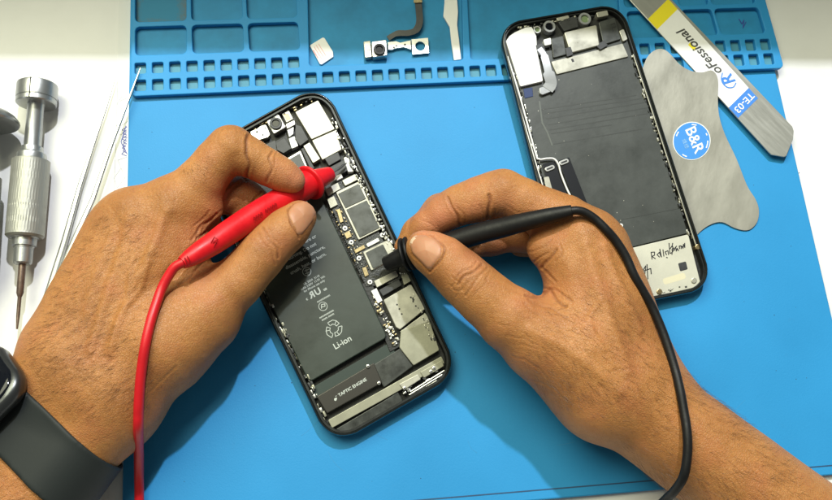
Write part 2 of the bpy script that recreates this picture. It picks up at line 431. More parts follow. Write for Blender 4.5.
for k in range(0, 40):
    a = 2*math.pi*k/40
    if k in (0,1,2,12,13,22,23,30,31,37): stroke(mb, [(690+16*math.cos(a), 142.5+16*math.sin(a)), (690+16*math.cos(a+.11), 142.5+16*math.sin(a+.11))], 1.1, 1.97)
mb.out('rim_marks', M['white'], t, None)

def lean(t, ybot, ytop, dz):
    """raise the far end of a thing that leans on the edge of the tray"""
    Y0 = U(650, ybot)[1]*S; Y1 = U(650, ytop)[1]*S
    for o in t.children_recursive:
        n = len(o.data.vertices); c = np.empty(n*3); o.data.vertices.foreach_get('co', c); c = c.reshape(-1, 3)
        Y = c[:, 1]+sum((q.location[1] for q in [t]), 0.0)
        c[:, 2] += np.clip((Y-Y0)/(Y1-Y0), 0, 1.6)*dz*S; o.data.vertices.foreach_set('co', c.ravel()); o.data.update()
lean(t, 238, 74, 8.2)
# ---------------------------------------------------------------- flat pry tool
t = thing('pry_tool', U(720,80,0), 'flat steel pry tool with white, yellow and blue printed wrap, marked TE-03', 'pry tool')
zp = 6.3
# slab axis
A0, A1 = np.array([629.6,0.]), np.array([770,153.5]); dd = (A1-A0)/np.linalg.norm(A1-A0)
slab('blade', [(593,-40),(769,152.4),(771.5,154.8),(784,157),(786.5,156),(793.2,139.5),(794,131),(792.5,126.5),(634,-40)], zp, zp+1.3, M['toolmetal'], t, .6, 2, 4)
def along(x, y, s, off=0): return (x+dd[0]*s, y+dd[1]*s)
def lpt(s): return (629.6+dd[0]*s+.6, 0+dd[1]*s)        # lower-left edge
nR = (670.5-629.6, 0)
def rpt(s):
    f = s/208.0
    x, y = 629.6+dd[0]*s, dd[1]*s; wv = np.array([.72,-.69])*(29.5-1.2*f); return (x+wv[0], y+wv[1])
def band(name, s0, s1, mat, dz, tilt0=0, tilt1=0):
    return slab(name, [lpt(s0), lpt(s1), rpt(s1+tilt1), rpt(s0+tilt0)], zp+1.3, zp+1.5+dz, mat, t, .1)
band('yellow_band', 26, 40, M['yellow'], 0)
band('white_wrap', 40, 146, M['stick'], .02)
band('blue_band', 146, 160, M['bluep'], .0)
text('lettering', 'TE-03', 743.8, 102.8, 10.0, (-.69,.72), zp+1.56, M['white'], t, bold=.01)
text('lettering', 'oFessional', 700.5, 52.5, 12.5, (-.675,-.737), zp+1.56, M['greyprint'], t, bold=.015, shear=.3, sx=1.12)
text('lettering', 'R', 729.0, 80.5, 17, (-.55,-.835), zp+1.56, M['bluep'], t, bold=.02, shear=.3)
mb = MB(); stroke(mb, [tuple(p) for p in bez([(722.5,73),(721.5,79),(723.5,84),(728,87.5),(733.5,87),(736,83)], 5)], 1.1, zp+1.55)
mb.out('logo_swash', M['bluep'], t, None)
mb = MB(); mb.prism(PX([(688,45),(690,42.5),(697,48.5),(694,51)], zp+1.56), zp+1.53, zp+1.56); mb.out('yellow_mark', M['yellow'], t, None)

# ---------------------------------------------------------------- screwdrivers
def lathe(mb, A, B, prof, seg=40, knurl=None, squash=1):
    A = np.array(A); B = np.array(B); L = np.linalg.norm(B-A); d = (B-A)/L
    up = np.array([0,0,1.]); a = up-d*(up@d); a /= np.linalg.norm(a); b = np.cross(d, a)
    V = []; F = []; n = len(prof)
    for s_, r_ in prof:
        for k in range(seg):
            t_ = 2*math.pi*k/seg; V.append(A+d*s_+(a*math.cos(t_)+b*math.sin(t_))*r_)
    for i in range(n-1):
        for k in range(seg):
            l = (k+1) % seg; F.append((i*seg+k, i*seg+l, (i+1)*seg+l, (i+1)*seg+k))
    F.append(tuple(range(seg))[::-1]); F.append(tuple(range((n-1)*seg, n*seg)))
    mb.add(V, F)
def screwdriver(name, p0, p1, prof_parts, label, mats, zc=0):
    t = thing(name, U(*p0, ZT), label, 'screwdriver')
    A = U(p0[0], p0[1], zc); B = U(p1[0], p1[1], zc)
    for nm, prof, mat in prof_parts:
        mb = MB(); lathe(mb, A, B, prof); mb.out(nm, mat, t, 28)
    return t, A, B
zs = ZT+19.5
knm, nt, b = new_mat('knurled_aluminium'); L = nt.links.new
b.inputs['Base Color'].default_value = (.36,.36,.33,1); b.inputs['Metallic'].default_value = .6; b.inputs['Roughness'].default_value = .5
kprof = [(79,12.5),(80.5,17)]+[(80.5+i*.8, 17.5) for i in range(94)]+[(157,15.5)]
t, A, B = screwdriver('screwdriver', (37.8,84), (17,328), [
    ('cap', [(0,17),(1.2,18.8),(3,19.2),(14,19.2),(16,19.0),(16.3,18.2),(17,18.2),(17.4,19),(21,19),(22,18),(22.2,12)], M['alu']),
    ('neck', [(21,8.5),(23,8.2),(24,7.8),(66,8.1),(66.5,10.4),(71,10.6),(72,11),(73.5,13.6),(79,14.2),(80,14)], M['alu']),
    ('collar', [(156,14.5),(158,11.2),(165,11),(165.5,9.4),(166.5,9.4),(167,8.8),(181,8.4),(182.5,7)], M['alu']),
    ('bit_shaft', [(181,3.4),(184,3.4),(210,3.3),(213,2.2),(214,1.8),(232,1.7),(244,.9)], M['bit']),
    ], 'silver precision screwdriver with knurled grip and round swivel cap on white desk', None, zs)
# knurled grip: real diamond pattern displaced on a fine lathe
d = (B-A)/np.linalg.norm(B-A); up = np.array([0,0,1.]); a = up-d*(up@d); a /= np.linalg.norm(a); bb = np.cross(d, a)
V = []; F = []; seg = 168; n = len(kprof)
for i, (s_, r_) in enumerate(kprof):
    for k in range(seg):
        tt = 2*math.pi*k/seg; rr = r_
        if 2 < i < n-2:
            ph = tt*42/ (2*math.pi); u1 = (ph+s_*.035+.3*math.sin(s_*.2)) % 1; u2 = (ph-s_*.035) % 1
            rr -= .26*(max(0, 1-abs(u1-.5)*5)+max(0, 1-abs(u2-.5)*5))*.8
        V.append(A+d*s_+(a*math.cos(tt)+bb*math.sin(tt))*rr)
for i in range(n-1):
    for k in range(seg):
        l = (k+1) % seg; F.append((i*seg+k, i*seg+l, (i+1)*seg+l, (i+1)*seg+k))
F.append(tuple(range(seg))[::-1]); F.append(tuple(range((n-1)*seg, n*seg)))
link('knurled_grip', V, F, knm, t, 30)
mb = MB(); q0 = A+d*1.0+np.array([0,0,19.0]); q1 = A+d*21+np.array([0,0,18.9])
mb.tube([tuple(q0), tuple(q1)], .55, 6); mb.out('cap_slot', M['ink'], t)
t, A, B = screwdriver('screwdriver', (-14,108), (-30,340), [
    ('domed_cap', [(0,4),(2,14),(5,22),(9,27.5),(13,30.5),(15,31),(16.5,30),(17,24),(17.5,8)], M['alu']),
    ('neck', [(15,13),(22,12.5),(60,10),(62,14),(70,16)], simple('dark_steel', (.12,.12,.125), .3, .9)),
    ('grip', [(69,15),(71,18),(150,18),(154,12),(170,9)], M['alu']),
    ('bit_shaft', [(169,3.5),(220,3)], M['bit'])],
    'screwdriver with mushroom-shaped cap cut off by the left picture edge', None, ZT+31.5)

# ---------------------------------------------------------------- tweezers
t = thing('tweezers', U(70,240,ZT), 'pair of slim pointed steel tweezers lying half under the left hand', 'tweezers')
def prong(pts, ws, zs_, th):
    mb = MB(); V = []; F = []
    P = [U(x, y, z) for (x, y), z in zip(pts, zs_)]; n = len(P)
    for i in range(n):
        dv = P[min(i+1,n-1)]-P[max(i-1,0)]; nn = np.array([-dv[1], dv[0], 0]); nn /= np.linalg.norm(nn)
        w_ = ws[i]; h = th[i]
        for a_, z_ in ((-.5,-.5),(.5,-.5),(.5,.3),(.28,.5),(-.28,.5),(-.5,.3)): V.append(P[i]+nn*a_*w_+np.array([0,0,z_*h]))
    for i in range(n-1):
        for k in range(6): F.append((i*6+k, i*6+(k+1) % 6, (i+1)*6+(k+1) % 6, (i+1)*6+k))
    F += [tuple(range(6))[::-1], tuple(range(n*6-6, n*6))]
    mb.add(V, F); mb.out('prong', M['twz'], t, 25)
za = ZT+4
prong([(117,72),(106,108),(94,143),(80,186),(64,243),(48,295),(24,352)], [.7,1.7,2.8,4.4,5.8,7,8], [za+7,za+5,za+3,za+2,za+1,za,za], [.7,1.5,2.2,2.6,3,3,3])
prong([(140.5,68),(127,104),(112,143),(93,199),(70,250),(50,299),(25,353)], [.9,2.2,3.4,4.6,6,7,8], [10,9,8.5,7,5,za+4,za+3.2], [.9,1.8,2.4,2.6,3,3,3])

# ---------------------------------------------------------------- specks and scratches on the silicone
mb = MB(); r_ = random.Random(9)
for k in range(70):
    x, y = r_.uniform(140, 820), r_.uniform(98, 500); q = r_.uniform(.25, .55)
    mb.prism(PX([(x+q*math.cos(a_)*r_.uniform(.6,1.3), y+q*math.sin(a_)*r_.uniform(.6,1.3)) for a_ in (0,1.3,2.6,3.9,5.1)], .2), .01, .2)
o = mb.out('dust', simple('dark_dust', (.03,.05,.08), .9), mat_t, None); o['kind'] = 'stuff'

mb = MB(); r_ = random.Random(19); zq = .012
for k in range(34):
    x, y = r_.uniform(150, 800), r_.uniform(100, 460); a_ = r_.uniform(0, 3.1); l_ = r_.uniform(4, 26); bend = r_.uniform(-.5, .5)
    stroke(mb, [(x+math.cos(a_+bend*t_)*l_*t_, y+math.sin(a_+bend*t_)*l_*t_) for t_ in (0,.33,.66,1)], r_.uniform(.12,.3), zq, .02); zq += .004
o = mb.out('scratches', simple('scratched_silicone', (.05,.26,.50), .7), mat_t, None); o['kind'] = 'stuff'
# ================================================================ phones
M['glossblack'] = simple('gloss_black_flex', (.006,.007,.010), .3)
def rquad(Q, ins, r, z, seg=8):
    P = inset(Q, ins); return [(p[0], p[1], z) for p in rounded(P, max(r-ins, 1), seg)]
def loft(mb, rings, close_top=True, close_bottom=True):
    n = len(rings[0]); V = [v for R_ in rings for v in R_]; F = []
    for i in range(len(rings)-1):
        for k in range(n):
            l = (k+1) % n; F.append((i*n+k, i*n+l, (i+1)*n+l, (i+1)*n+k))
    if close_bottom: F.append(tuple(range(n))[::-1])
    if close_top: F.append(tuple(range(len(V)-n, len(V))))
    mb.add(V, F)
def phone_body(t, quad, zt, z0, r, wall, matr, lip=3.0):
    Q = ccw([U(x, y, zt)[:2] for x, y in quad])
    mb = MB()
    prof = [(2.5, z0), (.6, z0+2), (0, z0+5), (0, zt-4), (.4, zt-1.6), (1.2, zt-.4), (1.7, zt), (wall, zt), (wall+.6, zt-.6), (wall+.7, zt-3)]
    loft(mb, [rquad(Q, i, r, z) for i, z in prof], False, True)
    mb.out('frame', matr, t, 40)
    mb = MB()      # grey inner ledge, then the dark floor
    loft(mb, [rquad(Q, wall+.7, r, zt-3.05), rquad(Q, wall+1.0, r, zt-2.6), rquad(Q, wall+lip, r, zt-2.6), rquad(Q, wall+lip+.5, r, zt-4), rquad(Q, wall+lip+.6, r, z0+4)], False, False)
    mb.out('inner_ledge', M['rim_in'], t, 40)
    mb = MB(); loft(mb, [rquad(Q, wall+lip+.5, r, z0+3.6), rquad(Q, wall+lip+.55, r, z0+4.2)], True, True)
    mb.out('tray_floor', M['dark'], t, None)
    return Q
def screw(name, x, y, z, t, r=2.1, mat='steel'):
    mb = MB(); mb.prism(PX(disc(x,y,r,14), z+1), z, z+1, .35)
    o = mb.out(name, M[mat], t, 40)
    mb = MB(); mb.prism(PX(disc(x,y,r*.42,8), z+1.1), z+1.0, z+1.08)
    mb.out('screw_recess', M['ink'], o, None)
def clutter(t, name, p0, p1, n, wmin, wmax, z0, z1, mats, jitter, seed, lmin=1.2, lmax=4):
    """many small clips, springs and contacts strung along a rail"""
    r_ = random.Random(seed); d = np.array(p1, float)-np.array(p0); Ln = np.linalg.norm(d); d /= Ln
    for mi, mk in enumerate(mats):
        mb = MB()
        for k in range(n):
            s = r_.random()*Ln; off = r_.uniform(-jitter, jitter)
            c = np.array(p0)+d*s+np.array([-d[1], d[0]])*off
            w_ = r_.uniform(wmin, wmax); l_ = r_.uniform(lmin, lmax); z = r_.uniform(z0, z1)
            mb.prism(PX(rect(c[0], c[1], l_, w_, d), z), z0-1.5, z, .25)
        mb.out(name, M[mk], t, 30)

# ---------------------------------------------------------------- phone under repair (left)
z0 = .3; ZP = 17
t = ph1 = thing('opened_phone', U(326,270,0), 'opened phone under both probes, circuit board and large black battery bared', 'phone', 'opened phones on the mat')
QL = [(191,154.5),(323.6,80.5),(461,373.3),(331,448)]
phone_body(t, QL, ZP, z0, 26, 2.1, M['rim'], 3.0)
du = (.872,-.490); dv = (.425,.905)
# battery
BQ = [(230,221),(311,176),(387.5,337),(309,382.5)]
slab('battery', BQ, 5, 13.0, M['batt'], t, 1.0, 4, 4)
bt = bpy.data.objects['battery']
zb = 13.03
def btx(s, x, y, size, sx=1.0, bold=0.0): text('battery_print', s, x, y, size, du, zb, M['print'], bt, sx=sx, bold=bold, h=.15)
btx('Li-ion', 342.5, 342.5, 8.6, 1.0, .01)
for k, s in enumerate(('Authorized Service', 'Provider only.', 'Potential for fire or', 'burning. Do not', 'disassemble, puncture,', 'crush, heat, or burn.')):
    btx(s, 292.5+k*3.0+(.6 if k else 0), 233+k*6.1, 4.9, 1.0, .012)
for k, s in enumerate(('UL 2054  3110', 'mAh 3.83V  11.91 Wh', 'for iPhone use only')): btx(s, 311.5+k*1.4, 280+k*3.0, 3.0, 1.0, .02)
for s, x, y in (('mnmnmnm', 323.5, 298.5), ('nmnmnnmm', 326.5, 314.0), ('mnm mnm', 327.8, 316.9)): btx(s, x, y, 3.2, 1.0, .02)
text('battery_print', 'R', 312.0, 295.0, 9.0, du, zb, M['print'], bt, bold=.03, flip=True, h=.15)
text('battery_print', 'U', 317.8, 291.8, 9.0, du, zb, M['print'], bt, bold=.03, h=.15)
text('battery_print', 'us', 325.0, 289.0, 4.2, du, zb, M['print'], bt, bold=.03, h=.15)
text('battery_print', 'c', 306.8, 299.0, 4.2, du, zb, M['print'], bt, bold=.03, h=.15)
mb = MB()
def circ(cx, cy, r, a0=0, a1=2*math.pi, n=18): return [(cx+r*math.cos(a0+(a1-a0)*k/n), cy+r*math.sin(a0+(a1-a0)*k/n)) for k in range(n+1)]
stroke(mb, circ(306.8,271.6,4.2), .55, zb, .12); stroke(mb, circ(323,306.3,4.3), .55, zb, .12)
stroke(mb, [(304.8,271),(308.6,269.4)], .9, zb, .13); stroke(mb, [(305.6,273.6),(309.2,272)], .9, zb, .13); stroke(mb, [(306,269),(308,274.4)], .7, zb, .13)
stroke(mb, [(321.5,308.4),(321.4,304.6),(324.8,303.8),(325,306.2),(321.6,307)], .7, zb, .13)
# recycling loop: three bent arrows
def rl(x, y): return (333.8+du[0]*x+dv[0]*y, 328.8+du[1]*x+dv[1]*y)
for k in range(3):
    a = 2*math.pi*k/3-math.pi/2
    def rp(x, y): return rl(x*math.cos(a)-y*math.sin(a), x*math.sin(a)+y*math.cos(a))
    stroke(mb, [rp(8.3,-3.2), rp(8.3,2.6), rp(6,5.6), rp(2.2,7.2)], .62, zb, .12)
    stroke(mb, [rp(4.4,-1.9), rp(4.8,.8), rp(3.2,2.8)], .62, zb, .12)
    stroke(mb, [rp(8.3,-3.2), rp(4.4,-1.9)], .62, zb, .12); stroke(mb, [rp(3.2,2.8), rp(6,5.6)], .6, zb, .12); stroke(mb, [rp(2.2,7.2), rp(1.2,3.6), rp(3.2,2.8)], .6, zb, .12)
mb.out('battery_print', M['print'], bt, None)
# gap strip below the battery
slab('adhesive_strip', [(312,387.5),(389,343),(396,353),(316,399)], 5, 8, simple('green_black_foam', (.02,.035,.028), .6), t, .4)
# linear motor and lower assembly
slab('vibration_motor', [(316.5,396.5),(374,362.5),(382.5,382.5),(327,413.5)], 5, 12.5, simple('motor_case', (.055,.052,.046), .35, .5), t, .8, 1.2)
tm = bpy.data.objects['vibration_motor']
text('motor_print', 'TAPTIC ENGINE', 352.5, 387.3, 4.5, (.86,-.51), 12.53, M['print'], tm, bold=.02, h=.12)
mb = MB(); mb.prism(PX([(334.2,398.6),(335.6,397.6),(336.9,397.6),(336.8,399.2),(336.2,400.6),(335,400.8),(334.2,400)], 12.6), 12.52, 12.62)
mb.prism(PX([(335.2,396.4),(336.6,395.2),(336.4,396.4)], 12.6), 12.52, 12.62)
mb.out('motor_emblem', M['print'], tm, None)
slab('speaker_box', [(372,365.5),(400,348.5),(413,366),(384,387.5),(381,382)], 5, 12, M['chip'], t, .6, 1)
slab('speaker_shield', [(401,330),(430,321.5),(439.5,350),(413.5,365.5),(399.5,347.5)], 5, 13, M['cream_shaded'], t, .6, 1.5)
slab('bottom_strip', [(328,420),(380,391),(441.5,356),(444.5,363),(404,388),(381,401),(332,428)], 5, 12.5, M['cream_shaded'], t, .5, 1)
slab('speaker_mesh', [(336,429),(381,402.5),(398,392),(403,401),(384,412),(342,437)], 5, 11, M['chip'], t, .5, 1)
slab('port_bracket', [(399,384),(418,374),(421,379),(404,390)], 5, 14, M['cream'], t, .5, 1)
slab('port_bracket', [(420,372),(442,360),(444,366),(424,378)], 5, 13.4, M['cream_shaded'], t, .5, 1)
mb = MB()
for q in range(3): mb.tube([tuple(U(408+q*1.2,398-q*3.2,12)), tuple(U(448+q*.6,374-q*3.2,12))], .8, 8)
mb.out('contact_rod', M['steel'], t)
for x, y in ((404.5,388),(431,371.5),(434,368),(379,383),(368,366)): screw('screw', x, y, 13.4, t, 1.9)
clutter(t, 'contact', (402,391), (437,371), 14, .8, 2.4, 9, 13.5, ['steel','tape'], 4, 3)
# SIM tray shield
slab('sim_shield', [(383.5,300),(411,284),(425.5,308.5),(400,329.5),(396,327)], 5, 14, M['cream'], t, .5, 1.5)
mb = MB()
for x, y in ((397,304.6),(399.4,309),(401.8,314),(410.8,297.3),(413.2,301.5),(415.8,306)): mb.prism(PX(disc(x,y,.95,10), 14.1), 14.0, 14.08)
mb.out('shield_hole', M['ink'], bpy.data.objects['sim_shield'], None)
slab('shield_tab', [(419,304.5),(424,301.5),(426,306),(421.5,309.5)], 5, 11, M['cream'], t, .4)
slab('sim_shield', [(400,331.5),(425,313),(432,321),(402,330.5)], 5, 12, M['cream'], t, .4)
# rail between battery and board
slab('board_edge', [(362,284),(370.5,280),(401,346),(390,352)], 5, 9, M['dark'], t, .4)
clutter(t, 'clip', (374,296), (397,344), 20, 1, 3.4, 9, 12.5, ['cream','steel','gold'], 3.2, 5, 1, 3)
slab('clip_plate', [(371,291),(376.5,288),(382.5,300.5),(378,303.5)], 5, 12, M['white'], t, .4)
# main board
slab('main_board', [(323.5,190.5),(343,179),(356,186),(402,277),(396,283),(366,287),(358,270)], 5, 9.5, M['pcb'], t, .4)
slab('board_shield', [(325,189.3),(338,182.3),(340.7,189),(328,196)], 9.5, 12, M['cream'], t, .4, .6)
slab('board_shield', [(342,180.5),(354.8,174),(358,179.6),(345.2,186)], 9.5, 12, M['cream'], t, .4, .6)
slab('board_shield', [(327,199),(334,195.6),(338,204.6),(330.4,208.6)], 9.5, 12, M['cream'], t, .4, .6)
slab('processor_shield', [(335.8,192.2),(359.8,180.8),(381.6,228.6),(358.4,240)], 9.5, 12, M['cream'], t, .4, 1)
pr = bpy.data.objects['processor_shield']
slab('thermal_cover', [(338,193.8),(358.8,183.6),(366,198.7),(345.5,208.2)], 12.02, 12.7, M['chip'], pr, .3, .6)
slab('thermal_cover', [(346.2,209.6),(366.7,200.2),(379.6,227.6),(359.8,237.6)], 12.02, 12.7, M['chip'], pr, .3, .6)
slab('processor_shield', [(363,252),(389.4,239),(397.6,255.6),(371.2,270.6)], 9.5, 12, M['cream'], t, .4, 1)
slab('thermal_cover', [(365.6,252.6),(383,244.2),(391,260),(373,268.6)], 12.02, 12.7, M['chip'], bpy.data.objects['processor_shield.001'], .3, .6)
for x, y in ((345,228.3),(351.3,242.2),(359,258.2),(382.4,235),(370,282),(350.3,168.6),(334,178),(398,262)): screw('screw', x, y, 10.5, t, 2.5, 'white')
slab('board_connector', [(354,250),(364,244.6),(365.6,248),(355.4,253.6)], 9.5, 11.2, M['gold'], t, .3, .6)
slab('board_connector', [(366,244),(378,237.6),(380,241),(367.8,247.4)], 9.5, 11.2, M['steel'], t, .3, .6)
slab('board_connector', [(336.6,209.5),(340,208.3),(343.6,221.5),(340,223)], 9.5, 11.2, M['gold'], t, .3, .6)
slab('board_connector', [(343.8,233.5),(349.4,230.2),(352,236.4),(346.6,239)], 9.5, 11.2, M['gold'], t, .3, .6)
slab('board_connector', [(362,268),(366,266.4),(369,275),(365,277)], 9.5, 11.2, M['gold'], t, .3, .6)
def grid_parts(name, p0, p1, nrow, n, off0, doff, w_, l_, z, mk, seed, drop=.25):
    r_ = random.Random(seed); d = np.array(p1, float)-np.array(p0); Ln = np.linalg.norm(d); d /= Ln; nn = np.array([-d[1], d[0]]); mb = MB()
    for q in range(nrow):
        for k in range(n):
            if r_.random() < drop: continue
            c = np.array(p0)+d*Ln*(k+.5)/n+nn*(off0+doff*q)
            mb.prism(PX(rect(c[0], c[1], l_*r_.choice((1,1,1.6)), w_, d if r_.random() < .8 else (nn[0], nn[1])), z+r_.uniform(0,.5)), z-1.2, z+r_.uniform(.3,.6), .2)
    mb.out(name, M[mk], t, None)
grid_parts('board_component', (334,208), (364,274), 5, 34, -6, 2.6, .95, 1.25, 10.3, 'tape', 11, .3)
grid_parts('board_component', (335,209), (365,273), 3, 20, -5, 4.4, 1.1, 1.5, 10.3, 'gold', 12, .5)
grid_parts('board_component', (336,208), (366,272), 3, 20, -3, 3.4, .9, 1.2, 10.3, 'steel', 13, .68)
clutter(t, 'board_component', (362,184), (402,266), 44, .7, 1.5, 10, 11.5, ['cream','tape'], 2.6, 12, .7, 2.4)
# brackets below board
slab('bracket', [(374,281),(396,270.5),(398.5,276),(377,287.5)], 7, 12, M['cream'], t, .4, .6)
slab('bracket', [(379,290),(399,279),(402,285),(383,296)], 7, 11, M['tape'], t, .4, .6)
slab('bracket', [(399,268),(404,266),(411,281),(404,285)], 7, 12.5, M['cream_shaded'], t, .4, .6)
# top part: shields, camera, tapes
slab('radio_shield', [(295,112),(318,100.2),(335,129),(311.5,139.4)], 5, 13, M['cream'], t, .5, 1)
slab('radio_shield', [(311.9,140.4),(335.6,130),(341.8,149.5),(322.3,160)], 5, 13, M['cream'], t, .5, 1)
slab('earpiece_plate', [(249.5,131.5),(257,128.5),(260,126),(266,124),(270.5,134.5),(268,137.5),(258,140.5),(252,137)], 5, 12, M['steel'], t, .6, 2)
mb = MB()
for x, y, r in ((257,132,1.3),(263,135,1.0),(265,128,.8)): mb.prism(PX(disc(x,y,r,10), 12.1), 12, 12.08)
mb.out('plate_hole', M['ink'], bpy.data.objects['earpiece_plate'], None)
slab('front_camera', [(266.2,121.2),(278.8,114),(286.2,127),(273.8,134.4)], 5, 13.5, M['steel'], t, .8, 1.5)
cam1 = bpy.data.objects['front_camera']
mb = MB(); ringmesh(mb, 275.7, 123.0, 6.3, 3.7, 13.5, 16); mb.out('lens_ring', M['tape'], cam1, 30)
slab('lens', disc(275.7,123.0,3.8), 13.5, 14.3, M['glass'], cam1, .2)
slab('sensor_block', [(282,114),(289,110.4),(293.4,119),(286.4,122.8)], 5, 12.5, M['cream'], t, .5, .8)
slab('sensor_window', [(283.8,115.2),(288,113),(291,118.6),(286.8,120.8)], 12.5, 12.8, simple('pale_ochre_glass', (.6,.5,.3), .3), bpy.data.objects['sensor_block'], .2)
slab('sensor_block', [(285.8,124),(294.6,119.8),(295.4,124.5),(287,129)], 5, 12, M['steel'], t, .5, .8)
slab('sensor_block', [(287,130),(294,126.5),(293.5,134),(289,137.5)], 5, 10.5, M['greyflex'], t, .4, .6)
slab('tape', [(295.5,124.5),(301,126),(308.6,139.6),(300,146),(295,139)], 5, 13.5, M['tape'], t, .4, .8)
slab('tape', [(275.8,142.6),(284.5,137.6),(291.6,148.4),(283.5,153.4),(277,150)], 5, 13, M['tape'], t, .4, .8)
slab('tape', [(288.5,138.5),(294.5,135.8),(298.5,146),(291.5,149)], 5, 12, M['greyflex'], t, .4, .8)
slab('tape', [(262,146),(275,140),(282,155),(268,160)], 5, 10, M['tape'], t, .4, .8)
slab('long_plate', [(303.2,146),(309.6,142.2),(320.4,158.8),(313,163.2)], 5, 12.5, M['cream'], t, .4, .8)
slab('speaker_frame', [(285,159.5),(300.5,150.4),(309,170.5),(296,178)], 5, 12, M['steel'], t, .4, .8)
slab('speaker_cover', [(287,160.5),(299.6,153.2),(307,170),(296,176)], 12.02, 12.6, M['graph'], bpy.data.objects['speaker_frame'], .3, .6)
slab('tape', [(301,149),(303.5,147.6),(314.5,168),(311,170.5)], 5, 11, M['tape'], t, .3)
slab('black_connector', [(324.5,158.5),(338,151.8),(341.3,159),(329,166)], 5, 13.6, M['tape'], t, .5, 1)
slab('flex_patch', [(328,168),(345,159),(350,169),(336,178)], 5, 11.8, M['tape'], t, .5, 1)
slab('bracket', [(343.6,157.6),(349.6,155.6),(356,166.6),(353,171.6),(348,172)], 5, 12.4, M['white'], t, .4, 1)
slab('bracket', [(336,176),(341,173.6),(343,177.6),(337,180.6)], 5, 12.4, M['white'], t, .3)
clutter(t, 'rail_clip', (331.5,118), (437,346), 72, .7, 2.2, 10, 14.5, ['steel','tape','cream'], 2.6, 21, .8, 4)
clutter(t, 'rail_clip', (261,282), (326,420), 40, .8, 2.4, 9, 14, ['cream_shaded','steel','tape'], 3.0, 22, 1, 6)
clutter(t, 'rail_clip', (247,132), (316,97), 26, .6, 1.6, 10, 13.5, ['gold','tape'], 2.2, 23, .8, 3)
clutter(t, 'rail_clip', (342,140), (404,268), 44, .6, 1.6, 10, 13, ['tape','cream'], 4.0, 24, .8, 3)

# ---------------------------------------------------------------- second phone (right)
ph2 = t = thing('opened_phone', U(612,165,0), 'opened phone with flat dark sheet inside and handwriting on its pale lower end', 'phone', 'opened phones on the mat')
z0 = 1.5; ZQ = 15
QR = [(495.3,27.5),(619,6.5),(716,288),(570,317)]
phone_body(t, QR, ZQ, z0, 24, 2.1, M['rim'], 2.2)
slab('graphite_panel', [(510,60),(624,42),(687,233.5),(626,248.5),(560,262),(548,200)], 5, 9.6, M['graph'], t, .4, 2)
gp = bpy.data.objects['graphite_panel']
mb = MB()
for (a, b_) in (((540,112),(634,98)),((542,116),(640,101)),((545,121),(642,105)),((547,127),(646,110)),((548,132),(650,115)),((552,146),(640,131)),((550,135.5),(610,127))):
    stroke(mb, [a, b_], 1.0, 9.62, .06)
mb.out('panel_crease', simple('crease_grey', (.030,.034,.031), .5), gp, None)
mb = MB(); stroke(mb, [(612,222),(679,209)], .5, 9.62, .12); mb.out('panel_crease', bpy.data.materials['crease_grey'], gp, None)
mb = MB(); r_ = random.Random(4)
for k in range(24):
    v_ = r_.uniform(80, 232); x = r_.uniform(530+(v_-80)*.2, 622+(v_-80)*.32); q = r_.uniform(.2, .5)
    mb.prism(PX([(x+q*math.cos(a_), v_+q*math.sin(a_)*r_.uniform(.6,1.3)) for a_ in (0,1.3,2.6,3.9,5.1)], 9.8), 9.62, 9.8)
o = mb.out('dust', M['cream'], gp, None); o['kind'] = 'stuff'
stroke_m = MB(); stroke(stroke_m, [(538,104),(541,125),(546,134),(551,147)], 1.6, 9.7, .1); stroke_m.out('scratch', simple('smear_grey', (.09,.1,.09), .4), gp, None)
slab('top_strip', [(549.5,65),(620,47.2),(626,60),(555,77.5)], 5, 11.2, M['cream'], t, .4, 1)
mb = MB(); mb.prism(PX([(568.8,62.5),(571,62),(572.4,65),(570.4,65.6)], 11.3), 11.22, 11.3); mb.out('slot', M['ink'], bpy.data.objects['top_strip'], None)
slab('earpiece_shield', [(562,36.4),(594,29),(597.2,49),(568.4,56.6)], 5, 13, M['cream'], t, .7, 1.5)
slab('corner_foot', [(594.5,50),(601,44),(606,49),(598,53.5)], 5, 13.4, M['tape'], t, .4, 1)
slab('corner_foot', [(563.5,52),(568.5,50),(571.5,58),(565,60.5)], 5, 13.4, M['tape'], t, .4, 1)
slab('earpiece_module', [(549,42.5),(561,39.5),(564.5,58),(551.5,61.5)], 5, 12, M['chip'], t, .6, 1)
slab('earpiece_module', [(541.5,43.5),(549,41.5),(549.5,48),(543,49.5)], 5, 12.6, M['white'], t, .4, 1)
slab('sensor_flex', [(556,26.2),(574,19.5),(576.4,31),(562,35.4)], 5, 11.6, M['tape'], t, .5, 1)
slab('sensor_flex', [(554,22.5),(566,18.8),(567.5,22.5),(556,25.6)], 5, 12.4, M['cream'], t, .5, 1)
slab('speaker_module', [(596,26.5),(612,21.5),(618.5,43),(601,48.5)], 5, 12, M['chip'], t, .6, 1.5)
mb = MB(); stroke(mb, [(608,29),(612,27.4),(613,31),(609.5,32),(610.5,36)], .8, 12.05, .2); mb.out('module_groove', M['ink'], bpy.data.objects['speaker_module'], None)
slab('corner_plate', [(593.5,17),(604.5,14.8),(606,19.8),(595.5,22)], 5, 12.6, M['cream'], t, .4, 1)
slab('corner_plate', [(616.5,35),(621,33),(625,43),(620.5,45.5)], 5, 12.6, M['cream'], t, .4, 1)
def lens(x, y, r, mg, gl, zl=10):
    mb = MB(); ringmesh(mb, x, y, r, r*.62, zl-4, zl+3.4)
    o = mb.out('lens_ring', M[mg], t, 30); slab('lens', disc(x,y,r*.66), zl-4, zl+1.4, M[gl], o, .3)
lens(547.5, 30.5, 6.6, 'greyflex', 'glass'); lens(582.5, 23.0, 6.8, 'greyflex', 'lensgreen'); lens(535.5, 33.6, 4.2, 'steel', 'lensgreen')
